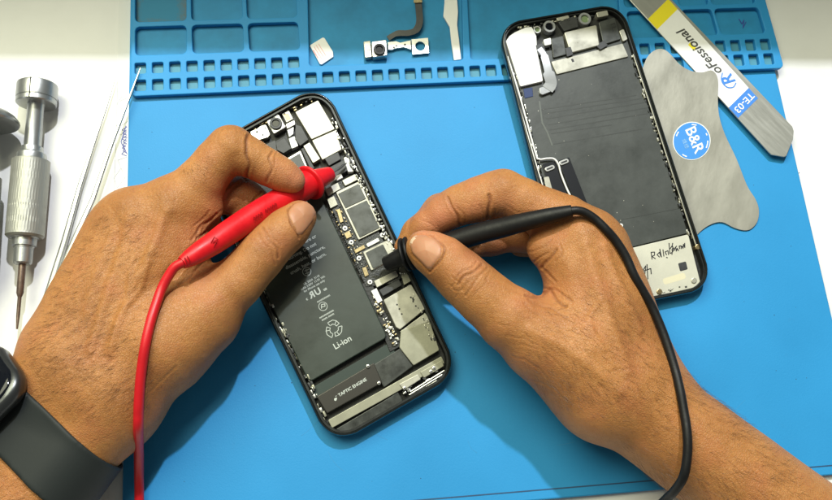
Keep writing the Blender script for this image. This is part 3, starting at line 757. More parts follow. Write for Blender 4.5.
slab('white_sticker', [(504.5,45),(508,40),(513,36.5),(524,31.6),(530,31),(534.5,40),(535.5,55),(541.5,84),(519,89.3)], 5, 13.2, M['stick'], t, .3, 1.5)
slab('blue_pad', [(522,91.5),(531,90),(531.8,99),(523.5,101)], 5, 10.2, M['bluefoam'], t, .4, .6)
rb = bez([(537.5,52,13.8),(542,58,14),(545,68,14.5),(547.5,78,14.5),(549.5,86,14),(546,92,13.4)], 5)
ribbon('flex_cable', [tuple(p) for p in rb], [6]*6+[8]*8+[12]*(len(rb)-14), M['greyflex'], t)
slab('flex_end', [(538,90.5),(551,86.5),(555,87.5),(554,92.5),(541,97.5),(538.2,96)], 9, 13, M['greyflex'], t, .4, 1.5)
slab('tape', [(534,49),(541,46.5),(544,54),(540,60),(536,58)], 5, 13.6, M['tape'], t, .4, 1)
slab('flex_flap', [(541,165.5),(554,162.5),(560,176),(578,215),(556,214)], 9.6, 11, M['glossblack'], t, .3, 1)
slab('flex_flap', [(557,162),(568,158.6),(588,208),(594,230),(582,230),(573,200)], 9.6, 12, M['glossblack'], t, .3, 1)
for x, y, z in ((549,169.5,11),(563,163.3,12)):
    o = slab('flap_connector', rect(x,y,10,4.6,(.93,-.37)), z, z+1.3, M['steel'], t, .4, 2)
    slab('connector_slot', rect(x,y,6.6,1.6,(.93,-.37)), z+1.32, z+1.45, M['ink'], o, 0, .7)
slab('silver_tab', [(543,178.5),(548,177.5),(551.5,190),(553,203),(547,197)], 9.8, 12, M['cream'], t, .3, 1)
def wire(name, pts, r, mat, parent=None, seg=8, sub=8):
    P = bez([tuple(U(*p)) for p in pts], sub); mb = MB(); mb.tube(P, r, seg); return mb.out(name, mat, parent if parent is not None else t, 60)
wire('antenna_wire', [(506,60,12),(518,97,12),(534,153,12),(538,160.5,12.5),(546,160,13),(553,160.5,13),(557.5,166,13.5),(560,175,13),(566,190,12.5),(572,201,12.5)], 1.0, M['white'])
wire('rail_wire', [(630.5,58,12.4),(647,105,12.4),(667.5,165,12.4),(684,213,12.4),(695,245,12.4)], .7, M['cream'])
wire('rail_wire', [(509,80,13),(521,118,13),(536,168,13),(543,190,13)], .6, M['white'])
screw('screw', 620.3, 226.2, 9.7, t, 2.2, 'white')
slab('lower_panel', [(570,263),(626,249.6),(687.5,234.8),(700,281.5),(694.5,287.5),(660,295.5),(580,310)], 5, 11.4, simple('pale_silver_panel', (.60,.59,.50), .42, .25, bump=.06, bscale=300, var=.06, vscale=120), t, .4, 2)
lp = bpy.data.objects['lower_panel']
slab('square_hole', [(677.6,263.6),(685.4,261.6),(687.4,269.4),(679.8,271.6)], 11.42, 11.55, M['tape'], lp, 0, 1)
slab('pale_stain', [(662,279),(684,272.5),(686,278.5),(664,285)], 11.42, 11.5, simple('yellowish_stain', (.62,.58,.42), .5), lp, 0, 2)
mb = MB(); zi = 11.45
for pts in ([(651.6,259.6),(650.6,252.6),(654,252.4),(654,255.6),(651.4,256.6),(655,259)], [(659,257.4),(656.6,255),(658.8,252.6),(660.4,256.6),(659.2,249.4),(661,257.4)],
            [(662.4,250),(663.4,256.6)], [(666,255.2),(664.6,252.2),(667.4,251),(668,255)], [(669,250.6),(669.4,253.8),(671.8,252.6),(671.4,249.6)],
            [(668.4,243.6),(669,249.8),(671.6,246),(673.2,249.6),(676,246.4)], [(672,243.6),(671.4,247.4)], [(671.4,254.8),(672,248.4),(674,250),(672,251.8)], [(675,247.6),(675.8,251.4),(676.6,248.6),(678,251)],
            [(679,249),(678.6,246.4),(680.6,246.2),(680.6,249)], [(681.4,246.6),(682.4,248.6),(682.8,244.6),(684.2,247.8),(684,243.6)], [(665.9,257.6),(667,258)],
            [(641,267),(642.6,270.6),(645.4,266),(644.4,275.4)], [(638.6,272.6),(650,268.8)], [(646.6,264.6),(647.6,279)], [(637,262),(639,266)], [(650.4,268.6),(651,274)]):
    stroke(mb, pts, .95, zi, .1); zi += .012
mb.out('handwriting', M['ink'], lp, None)
for x, y in ((697.5,247),(694,280.5),(659.5,291.5)):
    slab('corner_clip', disc(x,y,3.0,8), 5, 12.6, M['gold'] if y != 280.5 else M['cream'], t, .6)
clutter(t, 'rail_clip', (629.5,60), (690.5,238), 46, .7, 1.8, 9, 12.6, ['cream','tape'], 1.8, 31, .8, 4)
clutter(t, 'rail_clip', (512,68), (543.5,186), 34, .6, 1.6, 9, 12.6, ['tape','steel'], 1.8, 32, 1, 5)
clutter(t, 'rail_clip', (516,33), (600,17.5), 24, .7, 1.6, 9, 12.2, ['tape','cream'], 1.6, 33, .8, 3)
clutter(t, 'rail_clip', (650,294), (690,285), 12, .7, 1.6, 9, 12.4, ['cream','tape'], 1.6, 34, .8, 3)

lean(ph2, 300, 74, 8.0)
# ================================================================ hands: implicit surfaces
def smin(a, b, k):
    h = np.maximum(k-np.abs(a-b), 0)/k; return np.minimum(a, b)-h*h*k*.25
def capsd(P, a, b, ra, rb):
    d = b-a; L2 = d@d; t = np.clip(((P-a)@d)/L2, 0, 1)
    q = P-a-t[..., None]*d
    return np.sqrt((q*q).sum(-1))-(ra+(rb-ra)*t)
class Body:
    """palm capsules blended together, each finger blended into the palm only"""
    def __init__(s, palm, fingers, kp=20, kf=9):
        W = lambda p: (U(p[0], p[1], p[2]), rad(*p))
        s.palm = [(*[x for x in (W(a)[0], W(b)[0], W(a)[1], W(b)[1])],) for a, b in palm]; s.kp = kp; s.kf = kf
        s.fing = []
        for ch, k in fingers: s.fing.append(([(W(a)[0], W(b)[0], W(a)[1], W(b)[1]) for a, b in zip(ch[:-1], ch[1:])], k))
    def f(s, P):
        P = np.asarray(P, np.float32)
        d = None
        for a, b, ra, rb in s.palm:
            q = capsd(P, a.astype(np.float32), b.astype(np.float32), ra, rb); d = q if d is None else smin(d, q, s.kp)
        out = d
        for ch, k in s.fing:
            e = None
            for a, b, ra, rb in ch:
                q = capsd(P, a.astype(np.float32), b.astype(np.float32), ra, rb); e = q if e is None else smin(e, q, s.kf)
            out = np.minimum(out, smin(d, e, k)) if k else np.minimum(out, e)
        return out
    def grad(s, P, h=.6):
        g = np.zeros_like(P)
        for i in range(3):
            e = np.zeros(3); e[i] = h; g[:, i] = s.f(P+e)-s.f(P-e)
        return g/(np.linalg.norm(g, axis=1, keepdims=True)+1e-9)
    def hit(s, px, py):
        """first surface point along the view direction (vectorised sphere tracing); nan where missed"""
        px = np.atleast_1d(np.asarray(px, float)); py = np.atleast_1d(np.asarray(py, float))
        d = -CZ*FOC+CR*(px-416)[:, None]+CU*(250-py)[:, None]; d /= np.linalg.norm(d, axis=1, keepdims=True)
        t = np.full(len(px), FOC*.6)
        for _ in range(70): t = t+s.f(CAM+d*t[:, None])*.9
        P = CAM+d*t[:, None]; P[np.abs(s.f(P)) > 1] = np.nan
        return P
    def mesh(s, lo, hi, vox):
        ax = [np.arange(lo[i], hi[i]+vox, vox) for i in range(3)]
        sh = tuple(len(a) for a in ax); D = np.empty(sh, np.float32)
        for i0 in range(0, sh[0], 24):
            X = np.stack(np.meshgrid(ax[0][i0:i0+24], ax[1], ax[2], indexing='ij'), -1).astype(np.float32); D[i0:i0+24] = s.f(X)
        D[0] = D[-1] = 5; D[:, 0] = D[:, -1] = 5; D[:, :, 0] = D[:, :, -1] = 5
        return surfnets(D, lo, vox)
def surfnets(D, lo, vox):
    I = D < 0; nx, ny, nz = D.shape
    c = np.zeros((nx-1, ny-1, nz-1), np.uint8)
    for a in (0,1):
        for b in (0,1):
            for d in (0,1): c += I[a:nx-1+a, b:ny-1+b, d:nz-1+d]
    act = np.argwhere((c > 0) & (c < 8)); idx = -np.ones(c.shape, np.int64); idx[tuple(act.T)] = np.arange(len(act))
    acc = np.zeros((len(act), 3)); cnt = np.zeros(len(act))
    corners = [(a,b,d) for a in (0,1) for b in (0,1) for d in (0,1)]
    for p in corners:
        for ax_ in range(3):
            if p[ax_]: continue
            q = list(p); q[ax_] = 1
            va = D[tuple((act+np.array(p)).T)]; vb = D[tuple((act+np.array(q)).T)]
            m = (va < 0) != (vb < 0); t = np.where(m, va/(va-vb+1e-12), 0)
            pt = np.tile(np.array(p, float), (len(act), 1)); pt[:, ax_] += t
            acc[m] += pt[m]; cnt[m] += 1
    V = (act+acc/cnt[:, None])*vox+np.array(lo)
    F = []
    for ax_ in range(3):
        u, v = (ax_+1) % 3, (ax_+2) % 3
        sl0 = [slice(None)]*3; sl1 = [slice(None)]*3; sl0[ax_] = slice(0, -1); sl1[ax_] = slice(1, None)
        A = I[tuple(sl0)]; B = I[tuple(sl1)]; E_ = np.argwhere(A != B)
        E_ = E_[(E_[:, u] > 0) & (E_[:, v] > 0) & (E_[:, u] < D.shape[u]-1) & (E_[:, v] < D.shape[v]-1)]
        def at(du_, dv_):
            q = E_.copy(); q[:, u] -= du_; q[:, v] -= dv_; return idx[tuple(q.T)]
        quad = np.stack([at(1,1), at(0,1), at(0,0), at(1,0)], 1); fl = A[tuple(E_.T)]
        quad[~fl] = quad[~fl][:, ::-1]; F.append(quad)
    F = np.concatenate(F); return V, F[(F >= 0).all(1)]
def seg_dist(px, py, pts):
    best = np.full(len(px), 1e9)
    for (x0,y0),(x1,y1) in zip(pts[:-1], pts[1:]):
        dx, dy = x1-x0, y1-y0; t = np.clip(((px-x0)*dx+(py-y0)*dy)/(dx*dx+dy*dy+1e-9), 0, 1)
        best = np.minimum(best, np.hypot(px-x0-dx*t, py-y0-dy*t))
    return best

def skin_mat():
    m, nt, b = new_mat('skin'); L = nt.links.new
    tc = N(nt, 'ShaderNodeTexCoord')
    at = N(nt, 'ShaderNodeVertexColor'); at.layer_name = 'pigment_and_shade'
    sp = N(nt, 'ShaderNodeSeparateColor'); L(at.outputs['Color'], sp.inputs[0])
    def noise(sc, det=5, rough=.6, out='Fac'):
        n = N(nt, 'ShaderNodeTexNoise'); n.inputs['Scale'].default_value = sc; n.inputs['Detail'].default_value = det; n.inputs['Roughness'].default_value = rough
        L(tc.outputs['Object'], n.inputs['Vector']); return n.outputs[out]
    r = N(nt, 'ShaderNodeValToRGB'); e = r.color_ramp.elements
    e[0].position = .28; e[0].color = (.29,.112,.030,1); e[1].position = .72; e[1].color = (.49,.220,.070,1)
    ad = N(nt, 'ShaderNodeMath', operation='MULTIPLY_ADD'); L(noise(420, 6, .7), ad.inputs[0]); ad.inputs[1].default_value = .45
    m2 = N(nt, 'ShaderNodeMath', operation='MULTIPLY'); L(noise(45, 5), m2.inputs[0]); m2.inputs[1].default_value = .6; L(m2.outputs[0], ad.inputs[2])
    L(ad.outputs[0], r.inputs['Fac'])
    def mixc(a, col, fac):
        mx = N(nt, 'ShaderNodeMix', data_type='RGBA'); L(fac, mx.inputs[0]); L(a, mx.inputs[6]); mx.inputs[7].default_value = (*col, 1); return mx.outputs[2]
    c = mixc(r.outputs['Color'], (.15,.048,.015), sp.outputs[0])       # browner knuckles, plus shade painted into folds and tucked fingers
    c = mixc(c, (.56,.215,.115), sp.outputs[1])                         # rosier skin of palm side and finger ends
    mrp = N(nt, 'ShaderNodeMapRange'); mrp.inputs[1].default_value = .5; mrp.inputs[2].default_value = .75; mrp.inputs[3].default_value = 0; mrp.inputs[4].default_value = .42
    L(noise(70, 4, .55), mrp.inputs[0]); c = mixc(c, (.42,.135,.06), mrp.outputs[0])   # blotchy redder skin
    # small darker pores / freckling
    v = N(nt, 'ShaderNodeTexVoronoi'); v.inputs['Scale'].default_value = 520; L(tc.outputs['Object'], v.inputs['Vector'])
    mr = N(nt, 'ShaderNodeMapRange'); mr.inputs[1].default_value = .05; mr.inputs[2].default_value = .3; mr.inputs[3].default_value = .28; mr.inputs[4].default_value = 0
    L(v.outputs['Distance'], mr.inputs[0]); c = mixc(c, (.17,.06,.025), mr.outputs[0])
    L(c, b.inputs['Base Color'])
    b.inputs['Subsurface Weight'].default_value = .22; b.inputs['Subsurface Radius'].default_value = (1,.35,.18); b.inputs['Subsurface Scale'].default_value = .0016
    rr = N(nt, 'ShaderNodeMapRange'); rr.inputs[3].default_value = .40; rr.inputs[4].default_value = .60; L(noise(260, 4), rr.inputs[0]); L(rr.outputs[0], b.inputs['Roughness'])
    b.inputs['Specular IOR Level'].default_value = .38
    # skin relief: crossing furrow cells, pores, broad unevenness
    ve = N(nt, 'ShaderNodeTexVoronoi', feature='DISTANCE_TO_EDGE'); ve.inputs['Scale'].default_value = 950
    nv = N(nt, 'ShaderNodeTexNoise'); nv.inputs['Scale'].default_value = 300; L(tc.outputs['Object'], nv.inputs['Vector'])
    vm = N(nt, 'ShaderNodeVectorMath', operation='SCALE'); L(nv.outputs['Color'], vm.inputs[0]); vm.inputs['Scale'].default_value = .0022
    va = N(nt, 'ShaderNodeVectorMath', operation='ADD'); L(tc.outputs['Object'], va.inputs[0]); L(vm.outputs[0], va.inputs[1]); L(va.outputs[0], ve.inputs['Vector'])
    mn = N(nt, 'ShaderNodeMath', operation='MINIMUM'); L(ve.outputs['Distance'], mn.inputs[0]); mn.inputs[1].default_value = .16
    h1 = N(nt, 'ShaderNodeMath', operation='MULTIPLY'); L(mn.outputs[0], h1.inputs[0]); h1.inputs[1].default_value = 1.9
    h2 = N(nt, 'ShaderNodeMath', operation='MULTIPLY_ADD'); L(noise(150, 6, .65), h2.inputs[0]); h2.inputs[1].default_value = 1.5; L(h1.outputs[0], h2.inputs[2])
    bp = N(nt, 'ShaderNodeBump'); bp.inputs['Strength'].default_value = .75; bp.inputs['Distance'].default_value = .00036
    L(h2.outputs[0], bp.inputs['Height']); L(bp.outputs['Normal'], b.inputs['Normal'])
    return m
M['skin'] = skin_mat()
M['nail'] = simple('fingernail', (.43,.20,.105), .48, bump=.12, bscale=500, var=.06)
M['nail'].node_tree.nodes['Principled BSDF'].inputs['Subsurface Weight'].default_value = .2
M['nail'].node_tree.nodes['Principled BSDF'].inputs['Subsurface Scale'].default_value = .001
M['nailtip'] = simple('nail_free_edge', (.62,.46,.32), .34)
M['hair'] = simple('dark_hair', (.07,.033,.016), .5)

def build_hand(t, body, lo, hi, vox, folds, spots, bumps, hair, name='body'):
    V, F = body.mesh(lo, hi, vox)
    for _ in range(2): V = V-body.grad(V)*body.f(V)[:, None]
    me = bpy.data.meshes.new('tmp'); me.from_pydata(V.tolist(), [], F.tolist()); ob = bpy.data.objects.new('tmp', me); COL.objects.link(ob)
    md = ob.modifiers.new('s', 'SUBSURF'); md.levels = 1; md.render_levels = 1
    dg = bpy.context.evaluated_depsgraph_get(); m2 = bpy.data.meshes.new_from_object(ob.evaluated_get(dg))
    n = len(m2.vertices); V = np.empty(n*3); m2.vertices.foreach_get('co', V); V = V.reshape(-1, 3)
    NR = body.grad(V)
    px, py, w_ = proj(V)
    view = CAM-V; view /= np.linalg.norm(view, axis=1, keepdims=True); face = (NR*view).sum(1)
    vis = np.clip((face-.02)*6, 0, 1)
    gx = np.clip((px*.5).astype(int)+60, 0, 639); gy = np.clip((py*.5).astype(int)+60, 0, 499)   # is this vertex the first surface seen there?
    zb_ = np.full((640, 500), 1e9); dc = np.linalg.norm(CAM-V, axis=1); np.minimum.at(zb_, (gx, gy), dc); vis = np.where(dc-zb_[gx, gy] > 9, 0, vis)
    disp = np.zeros(n); dark = np.zeros(n); pink = np.zeros(n)
    # broad organic unevenness so that no surface is a perfect tube
    q = V*.035
    disp += .7*(np.sin(q[:,0]*2.1+1.3*np.sin(q[:,1]*1.7))+np.sin(q[:,1]*2.7+1.1*np.sin(q[:,2]*2.3+q[:,0])))*.6
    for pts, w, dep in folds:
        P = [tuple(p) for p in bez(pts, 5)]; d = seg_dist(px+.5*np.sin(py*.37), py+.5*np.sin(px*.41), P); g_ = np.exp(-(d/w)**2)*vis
        dep *= .5; w = w*.88; disp -= dep*g_; disp += dep*.25*np.exp(-((d-2.4*w)/w)**2)*vis; dark = np.maximum(dark, np.clip(dep*.65, 0, .85)*np.exp(-(d/(w*1.25))**2)*vis)  # crease shade is also painted into the skin colour
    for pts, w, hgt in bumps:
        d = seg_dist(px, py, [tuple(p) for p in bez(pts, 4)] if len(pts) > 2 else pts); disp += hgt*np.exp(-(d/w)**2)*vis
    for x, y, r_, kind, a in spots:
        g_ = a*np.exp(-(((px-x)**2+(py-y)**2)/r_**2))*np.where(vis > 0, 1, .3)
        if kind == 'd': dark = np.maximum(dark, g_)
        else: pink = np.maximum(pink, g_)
    V2 = V+NR*disp[:, None]
    Fq = [tuple(p.vertices) for p in m2.polygons]
    bpy.data.objects.remove(ob); bpy.data.meshes.remove(m2)
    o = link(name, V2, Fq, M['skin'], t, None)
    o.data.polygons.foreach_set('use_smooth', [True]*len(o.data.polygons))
    ca = o.data.color_attributes.new('pigment_and_shade', 'FLOAT_COLOR', 'POINT')
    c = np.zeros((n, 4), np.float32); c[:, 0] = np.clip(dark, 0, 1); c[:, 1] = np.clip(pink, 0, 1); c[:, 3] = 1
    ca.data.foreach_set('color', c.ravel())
    # fine body hair
    HV = []; HF = []
    for region, count, (dx, dy), ln in hair:
        xs_ = np.array([p[0] for p in region]); ys_ = np.array([p[1] for p in region])
        def inside(x, y):
            r_ = False; j = len(region)-1
            for i in range(len(region)):
                if (ys_[i] > y) != (ys_[j] > y) and x < (xs_[j]-xs_[i])*(y-ys_[i])/(ys_[j]-ys_[i])+xs_[i]: r_ = not r_
                j = i
            return r_
        cand = np.where(face > -.15)[0]
        cx, cy = px[cand], py[cand]; bb = (cx > xs_.min()) & (cx < xs_.max()) & (cy > ys_.min()) & (cy < ys_.max()); cand = cand[bb]
        if not len(cand): continue
        pick = rng.choice(cand, min(count*3, len(cand)*2)); k = 0
        for i in pick:
            if k >= count: break
            if not inside(px[i], py[i]): continue
            k += 1
            D = CR*dx-CU*dy+rng.normal(0, .2, 3); nn = NR[i]; D = D-nn*(D@nn); D /= np.linalg.norm(D)+1e-9
            l_ = ln*rng.uniform(.5, 1.25); P0 = V2[i]-nn*.3; b_ = np.cross(D, nn); cv = rng.normal(0, .15)
            base = len(HV)
            for s_, r_ in ((0, .062), (.5, .05), (1, .015)):
                C = P0+D*l_*s_+nn*(l_*(.42*s_-.22*s_*s_)+.3)+b_*cv*l_*s_*s_
                for a in range(3):
                    an = a*2.0944; HV.append(C+(nn*math.cos(an)+b_*math.sin(an))*r_)
            for u_ in range(2):
                for a in range(3):
                    b2 = (a+1) % 3; HF.append((base+u_*3+a, base+u_*3+b2, base+u_*3+3+b2, base+u_*3+3+a))
    if HV:
        h = link('arm_hair', HV, HF, M['hair'], t, None); h['kind'] = 'stuff'
    return V2
def nail(t, body, poly, axis, name='fingernail', lift=1.0, tipfrac=.14):
    """nail plate: a shallow shell following the finger, its outline given on the seen surface"""
    P = rounded(ccw([(x, -y) for x, y in poly]), 7, 5); P = [(x, -y) for x, y in P]
    c = np.mean(P, 0); n = len(P); rings = [0.0, .35, .6, .8, .92, 1.0]; V = []; F = []; H0 = []
    XY = np.array([c+(np.array(p)-c)*s_ for s_ in rings for p in P]); H = body.hit(XY[:, 0], XY[:, 1])
    for k in range(len(H)):
        if np.isnan(H[k]).any(): H[k] = H[k-n] if k >= n else H[0]
    G = body.grad(H)
    for k, s_ in enumerate(rings):
        for i in range(n):
            j = k*n+i; e = lift*(1.0 if s_ < .9 else (.75 if s_ < .95 else -.5)); V.append(H[j]+G[j]*e)
    for k in range(len(rings)-1):
        for i in range(n):
            l = (i+1) % n; F.append((k*n+i, k*n+l, (k+1)*n+l, (k+1)*n+i))
    m = np.array(axis)/np.hypot(*axis); pr_ = XY@m; th_ = pr_.max()-(pr_.max()-pr_.min())*tipfrac
    fm = [1 if np.mean([pr_[v] for v in f]) > th_ else 0 for f in F]
    return link(name, V, F, None, t, 60, mats=[M['nail'], M['nailtip']], fm=fm)

# ---------------------------------------------------------------- left hand
hl = thing('hand', U(110,330,0), 'left hand and forearm of the repairer pinching the red probe', 'hand')
LP = [((62,378,46),42,(-70,530,46),46), ((112,400,46),44,(0,545,46),48), ((62,378,46),42,(112,400,46),44),
      ((100,370,56),42,(172,205,64),28), ((75,350,54),38,(131,214,62),27), ((64,342,46),34,(116,227,48),26), ((72,345,38),32,(118,246,34),22),
      ((115,390,50),46,(165,340,52),44), ((165,240,56),26,(203,209,60),19), ((160,265,56),30,(188,258,56),21), ((165,340,52),44,(200,318,54),34)]
palm = [((*a, ra), (*b, rb)) for a, ra, b, rb in LP]
fl_ = lambda s: [tuple(p) for p in s]
Lidx = [(176,205,64,28),(202,180,70,22.5),(216,163,73,21),(231,148,74,21.5),(250,158,71,18.2),(268,168,67,16.4),(283,176,64,15.2),(293,181,62,12.8)]
Lmid = [(135,216,60,26),(190,202,46,18),(240,194,38,17.5),(252,203,34,16),(242,226,32,13)]
Lrng = [(118,228,46,24),(172,227,36,17),(206,224,32,14),(212,238,30,13),(200,252,28,12)]
Llit = [(120,246,32,21),(158,247,26,15),(185,252,22,13),(190,268,18,11),(176,276,16,10)]
Lthm = [(165,340,52,44),(205,312,56,33),(236,283,60,24.5),(250,267,62,22.3),(262,254,62,22.4),(275,241,62,20.6),(288,229,62,20.4),(299,217,60,17.2)]
LB = Body(palm, [(Lidx, 9), (Lmid, 6), (Lrng, 5), (Llit, 5), (Lthm, 16)], 22, 7)
folds = [([(248,136),(246,150),(249,165),(246,180)], 1.6, 2.6), ([(244,178),(232,190),(223,200)], 1.4, 1.2),
  ([(272,152),(269,160),(272,170),(266,182)], 1.1, 1.6), ([(276,154),(274,166),(271,180)], .8, .7),
  ([(222,128),(218,136),(219,146)], .8, .5), ([(228,126),(227,134),(230,142)], .8, .6), ([(236,126),(237,134),(234,140)], .8, .5),
  # thumb joint wrinkles
  ([(263,229),(268,238),(276,247),(279,258)], 1.2, 1.5), ([(258,233),(263,243),(272,253),(275,264)], 1.0, 1.1), ([(268,228),(274,238),(281,246)], .9, .9), ([(255,240),(261,250),(268,260)], .9, .7),
  ([(262,240),(270,237),(277,242)], .8, .6), ([(252,248),(259,258)], .8, .5), ([(270,250),(262,256),(258,266)], .7, .5),
  # web and palm-side wrinkles
  ([(221,219),(213,226),(206,233),(198,238)], 1.5, 2.0), ([(216,214),(208,222),(200,228),(192,240)], 1.2, 1.3), ([(210,210),(203,219),(195,225)], 1.0, .8), ([(222,210),(214,217),(207,224),(202,232)], .9, .9),
  ([(198,230),(196,242),(186,250)], 1.0, .8), ([(206,232),(200,240),(196,247)], 1.0, 1.2),
  ([(205,262),(197,268),(190,278),(178,284)], 1.2, 1.4), ([(209,270),(199,275),(190,283)], 1.0, 1.0), ([(206,266),(192,272),(182,282),(172,292)], .9, .8),
  ([(170,264),(164,272),(160,284)], .9, .5), ([(252,207),(254,199),(262,193)], 1.1, 1.6), ([(248,212),(250,204),(257,198)], .9, .9),
  # knuckles
  ([(160,186),(168,196),(166,208)], 1.2, .7), ([(167,184),(175,194),(174,206)], 1.1, .6), ([(153,192),(160,202),(158,214)], 1.1, .5),
  ([(118,196),(126,204),(124,216)], 1.2, .5), ([(108,204),(115,213),(112,226)], 1.2, .5),
  # wrist lines
  ([(52,348),(72,352),(96,364)], 1.2, .5), ([(44,362),(70,368),(100,384)], 1.0, .5), ([(150,392),(162,380),(176,366)], 1.2, .6), ([(62,330),(82,336),(102,346)], 1.0, .4)]
folds += [([(294.5,203),(288,211),(292,225),(299,238)], 1.0, 2.0), ([(293,202.5),(304,199),(314,201.5)], .9, 1.1)]
bumps = [([(166,212),(148,255),(128,300),(110,350)], 6, 2.2), ([(128,222),(116,262),(104,305),(90,350)], 5, 1.9), ([(112,232),(98,270),(86,310)], 5, 1.2),
  ([(148,262),(140,290),(120,316),(112,346)], 3, 1.1), ([(150,232),(132,262),(128,292)], 2.6, .8), ([(168,300),(150,330),(138,372)], 3.4, 1.1),
  ([(128,206),(130,212)], 12, 2.6), ([(172,196),(174,204)], 13, 2.0), ([(231,142),(233,148)], 9, 1.6), ([(149,230),(137,262)], 9, -2.2), ([(120,240),(110,270)], 7, -1.6), ([(188,300),(206,292)], 9, -1.5)]
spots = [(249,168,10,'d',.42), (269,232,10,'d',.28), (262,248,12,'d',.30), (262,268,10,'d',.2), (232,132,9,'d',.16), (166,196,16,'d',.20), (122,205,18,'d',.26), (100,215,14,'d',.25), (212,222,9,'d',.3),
  (250,200,22,'d',.62), (237,190,18,'d',.55), (88,330,34,'d',.20), (60,372,30,'d',.3), (140,395,26,'d',.35), (197,262,13,'d',.25),  # strongest dark spots paint shade on the middle finger tucked below
  (296,180,16,'p',.75), (283,174,16,'p',.35), (306,205,12,'p',.5), (205,240,24,'p',.35), (215,205,14,'p',.3), (200,275,18,'p',.35), (268,176,10,'p',.35), (288,240,16,'p',.2)]
hair = [([(100,215),(150,215),(160,260),(150,300),(160,350),(150,408),(60,380),(24,362),(60,290)], 900, (-.75,.45), 8),
        ([(24,350),(60,300),(150,340),(150,408),(100,420),(40,400)], 420, (-.8,.3), 12), ([(180,170),(215,150),(205,185)], 60, (.3,.5), 5),
        ([(-10,470),(60,480),(60,540),(-10,540)], 200, (-.8,.3), 12), ([(84,232),(98,240),(60,300),(40,330),(30,360),(24,350)], 70, (-.9,-.1), 11)]
allp = np.array([x for a, ra, b, rb in LP for x in (U(*a), U(*b))])
lo = np.array([U(-70,400,50)[0]-30, U(100,560,50)[1]-10, -2.]); hi = np.array([U(325,200,60)[0]+8, U(230,110,70)[1]+12, 112.])
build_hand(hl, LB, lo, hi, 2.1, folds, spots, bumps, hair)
nail(hl, LB, [(287.5,212),(294.5,203.5),(305,200.5),(314,203),(317,211),(313,221),(306,230),(299,237.5),(292.5,224)], (.75,-.66), 'fingernail', .7, .12)

# ---------------------------------------------------------------- right hand
hr = thing('hand', U(640,350,0), 'right hand and forearm of the repairer holding the black probe', 'hand')
RP = [((624,394,50),50,(900,600,52),54), ((600,385,58),48,(578,243,62),34), ((642,394,50),43,(596,252,56),34), ((645,398,42),38,(606,277,44),27),
      ((640,402,38),36,(612,305,34),24), ((600,385,52),50,(576,356,56),46), ((544,249,64),17,(580,264,62),29), ((576,356,56),46,(546,342,60),38), ((594,300,58),38,(580,350,58),44)]
palm = [((*a, ra), (*b, rb)) for a, ra, b, rb in RP]
Ridx = [(580,240,60,34),(562,222,58,27),(545,213,57,24),(524,202,58,21.5),(503,192,59,21.5),(490,195,58,20.5),(476,200,55,20.8),(460,205,50,19),(444,213,44,17.2),(426,227,36,14.5),(413,240,30,11)]
Rmid = [(598,250,54,30),(548,216,44,20),(500,201,38,17.5),(470,203,34,17),(440,211,31,16),(416,232,28,12.5),(404,247,25,10)]
Rrng = [(606,272,42,26),(562,246,34,16),(520,237,31,14),(492,243,27,12.5),(478,247,25,11)]
Rlit = [(614,300,32,22),(588,282,22,14),(566,262,16,12),(545,246,14,11.5),(520,246,13,11)]
Rthm = [(576,358,56,46),(538,339,64,37.5),(509,319,70,31.5),(486,299,73,27.6),(472,285.5,74,25.8),(459,273.5,74,24.2),(443,260,71,22.2),(428,251,68,19),(420,246,66,14.5)]
RB = Body(palm, [(Ridx, 9), (Rmid, 5), (Rrng, 5), (Rlit, 5), (Rthm, 9)], 20, 7)
folds = [([(486,226),(488,214),(490,205),(489,195)], 1.5, 2.8), ([(484,222),(483,212),(480,206)], 1.0, 1.0), ([(494,222),(496,210)], .9, .7),
  ([(461,226),(456,214),(450,204),(447,198)], 1.3, 2.2), ([(466,224),(463,214),(458,208)], .9, .8), ([(436,229),(428,222),(420,220)], .9, .7),
  ([(474,200),(472,212),(474,220)], .8, .5), ([(507,206),(520,212),(536,210)], 1.0, .4),
  # edge line between the index and middle fingers
  # thumb joint
  ([(482,265),(474,272),(466,276),(458,284)], 1.3, 2.0), ([(477,262),(470,268),(460,274),(452,286)], 1.0, 1.2), ([(487,268),(480,276),(472,286),(466,296)], 1.0, 1.2), ([(452,276),(460,284),(464,292)], .8, .8),
  ([(448,284),(456,290),(466,290)], .8, .7), ([(490,272),(484,284),(474,296)], .9, .7), ([(444,270),(452,272),(458,268)], .7, .4), ([(468,282),(462,290),(456,296)], .8, .7),
  # web
  ([(526,296),(540,297),(550,290),(556,300),(566,306)], 1.4, 2.0), ([(530,293),(544,288),(560,292),(572,302)], 1.1, 1.2), ([(528,300),(540,306),(552,308),(566,318)], 1.2, 1.1), ([(524,304),(536,314),(550,322)], 1.1, .6),
  ([(541,268),(548,272),(556,282)], 1.2, 1.2),
  # folded palm lobe
  ([(541,268),(546,262),(552,257),(556,250)], 1.3, 2.0), ([(533,262),(540,258),(548,252)], 1.0, 1.2), ([(526,252),(536,250),(546,246),(552,240)], 1.0, .9), ([(528,240),(538,240),(546,236)], .9, .6), ([(556,262),(562,254),(560,244)], 1.0, .9),
  # wrist and thenar
  ([(512,356),(530,362),(548,378)], 1.0, .5), ([(520,344),(545,352),(566,372)], 1.0, .5), ([(506,336),(528,340),(548,352)], 1.0, .45), ([(600,372),(640,368),(676,372)], 1.4, .4),
  ([(498,324),(515,328),(530,338)], .9, .4), ([(532,380),(552,388),(566,400)], 1.0, .5)]
folds += [([(432,236),(443.5,245.5),(442.5,257),(435,266),(430,272)], 1.1, 2.2), ([(420,233.5),(432,235.5)], .9, 1.2), ([(411,253.5),(420,263),(429,272)], .9, 1.2)]
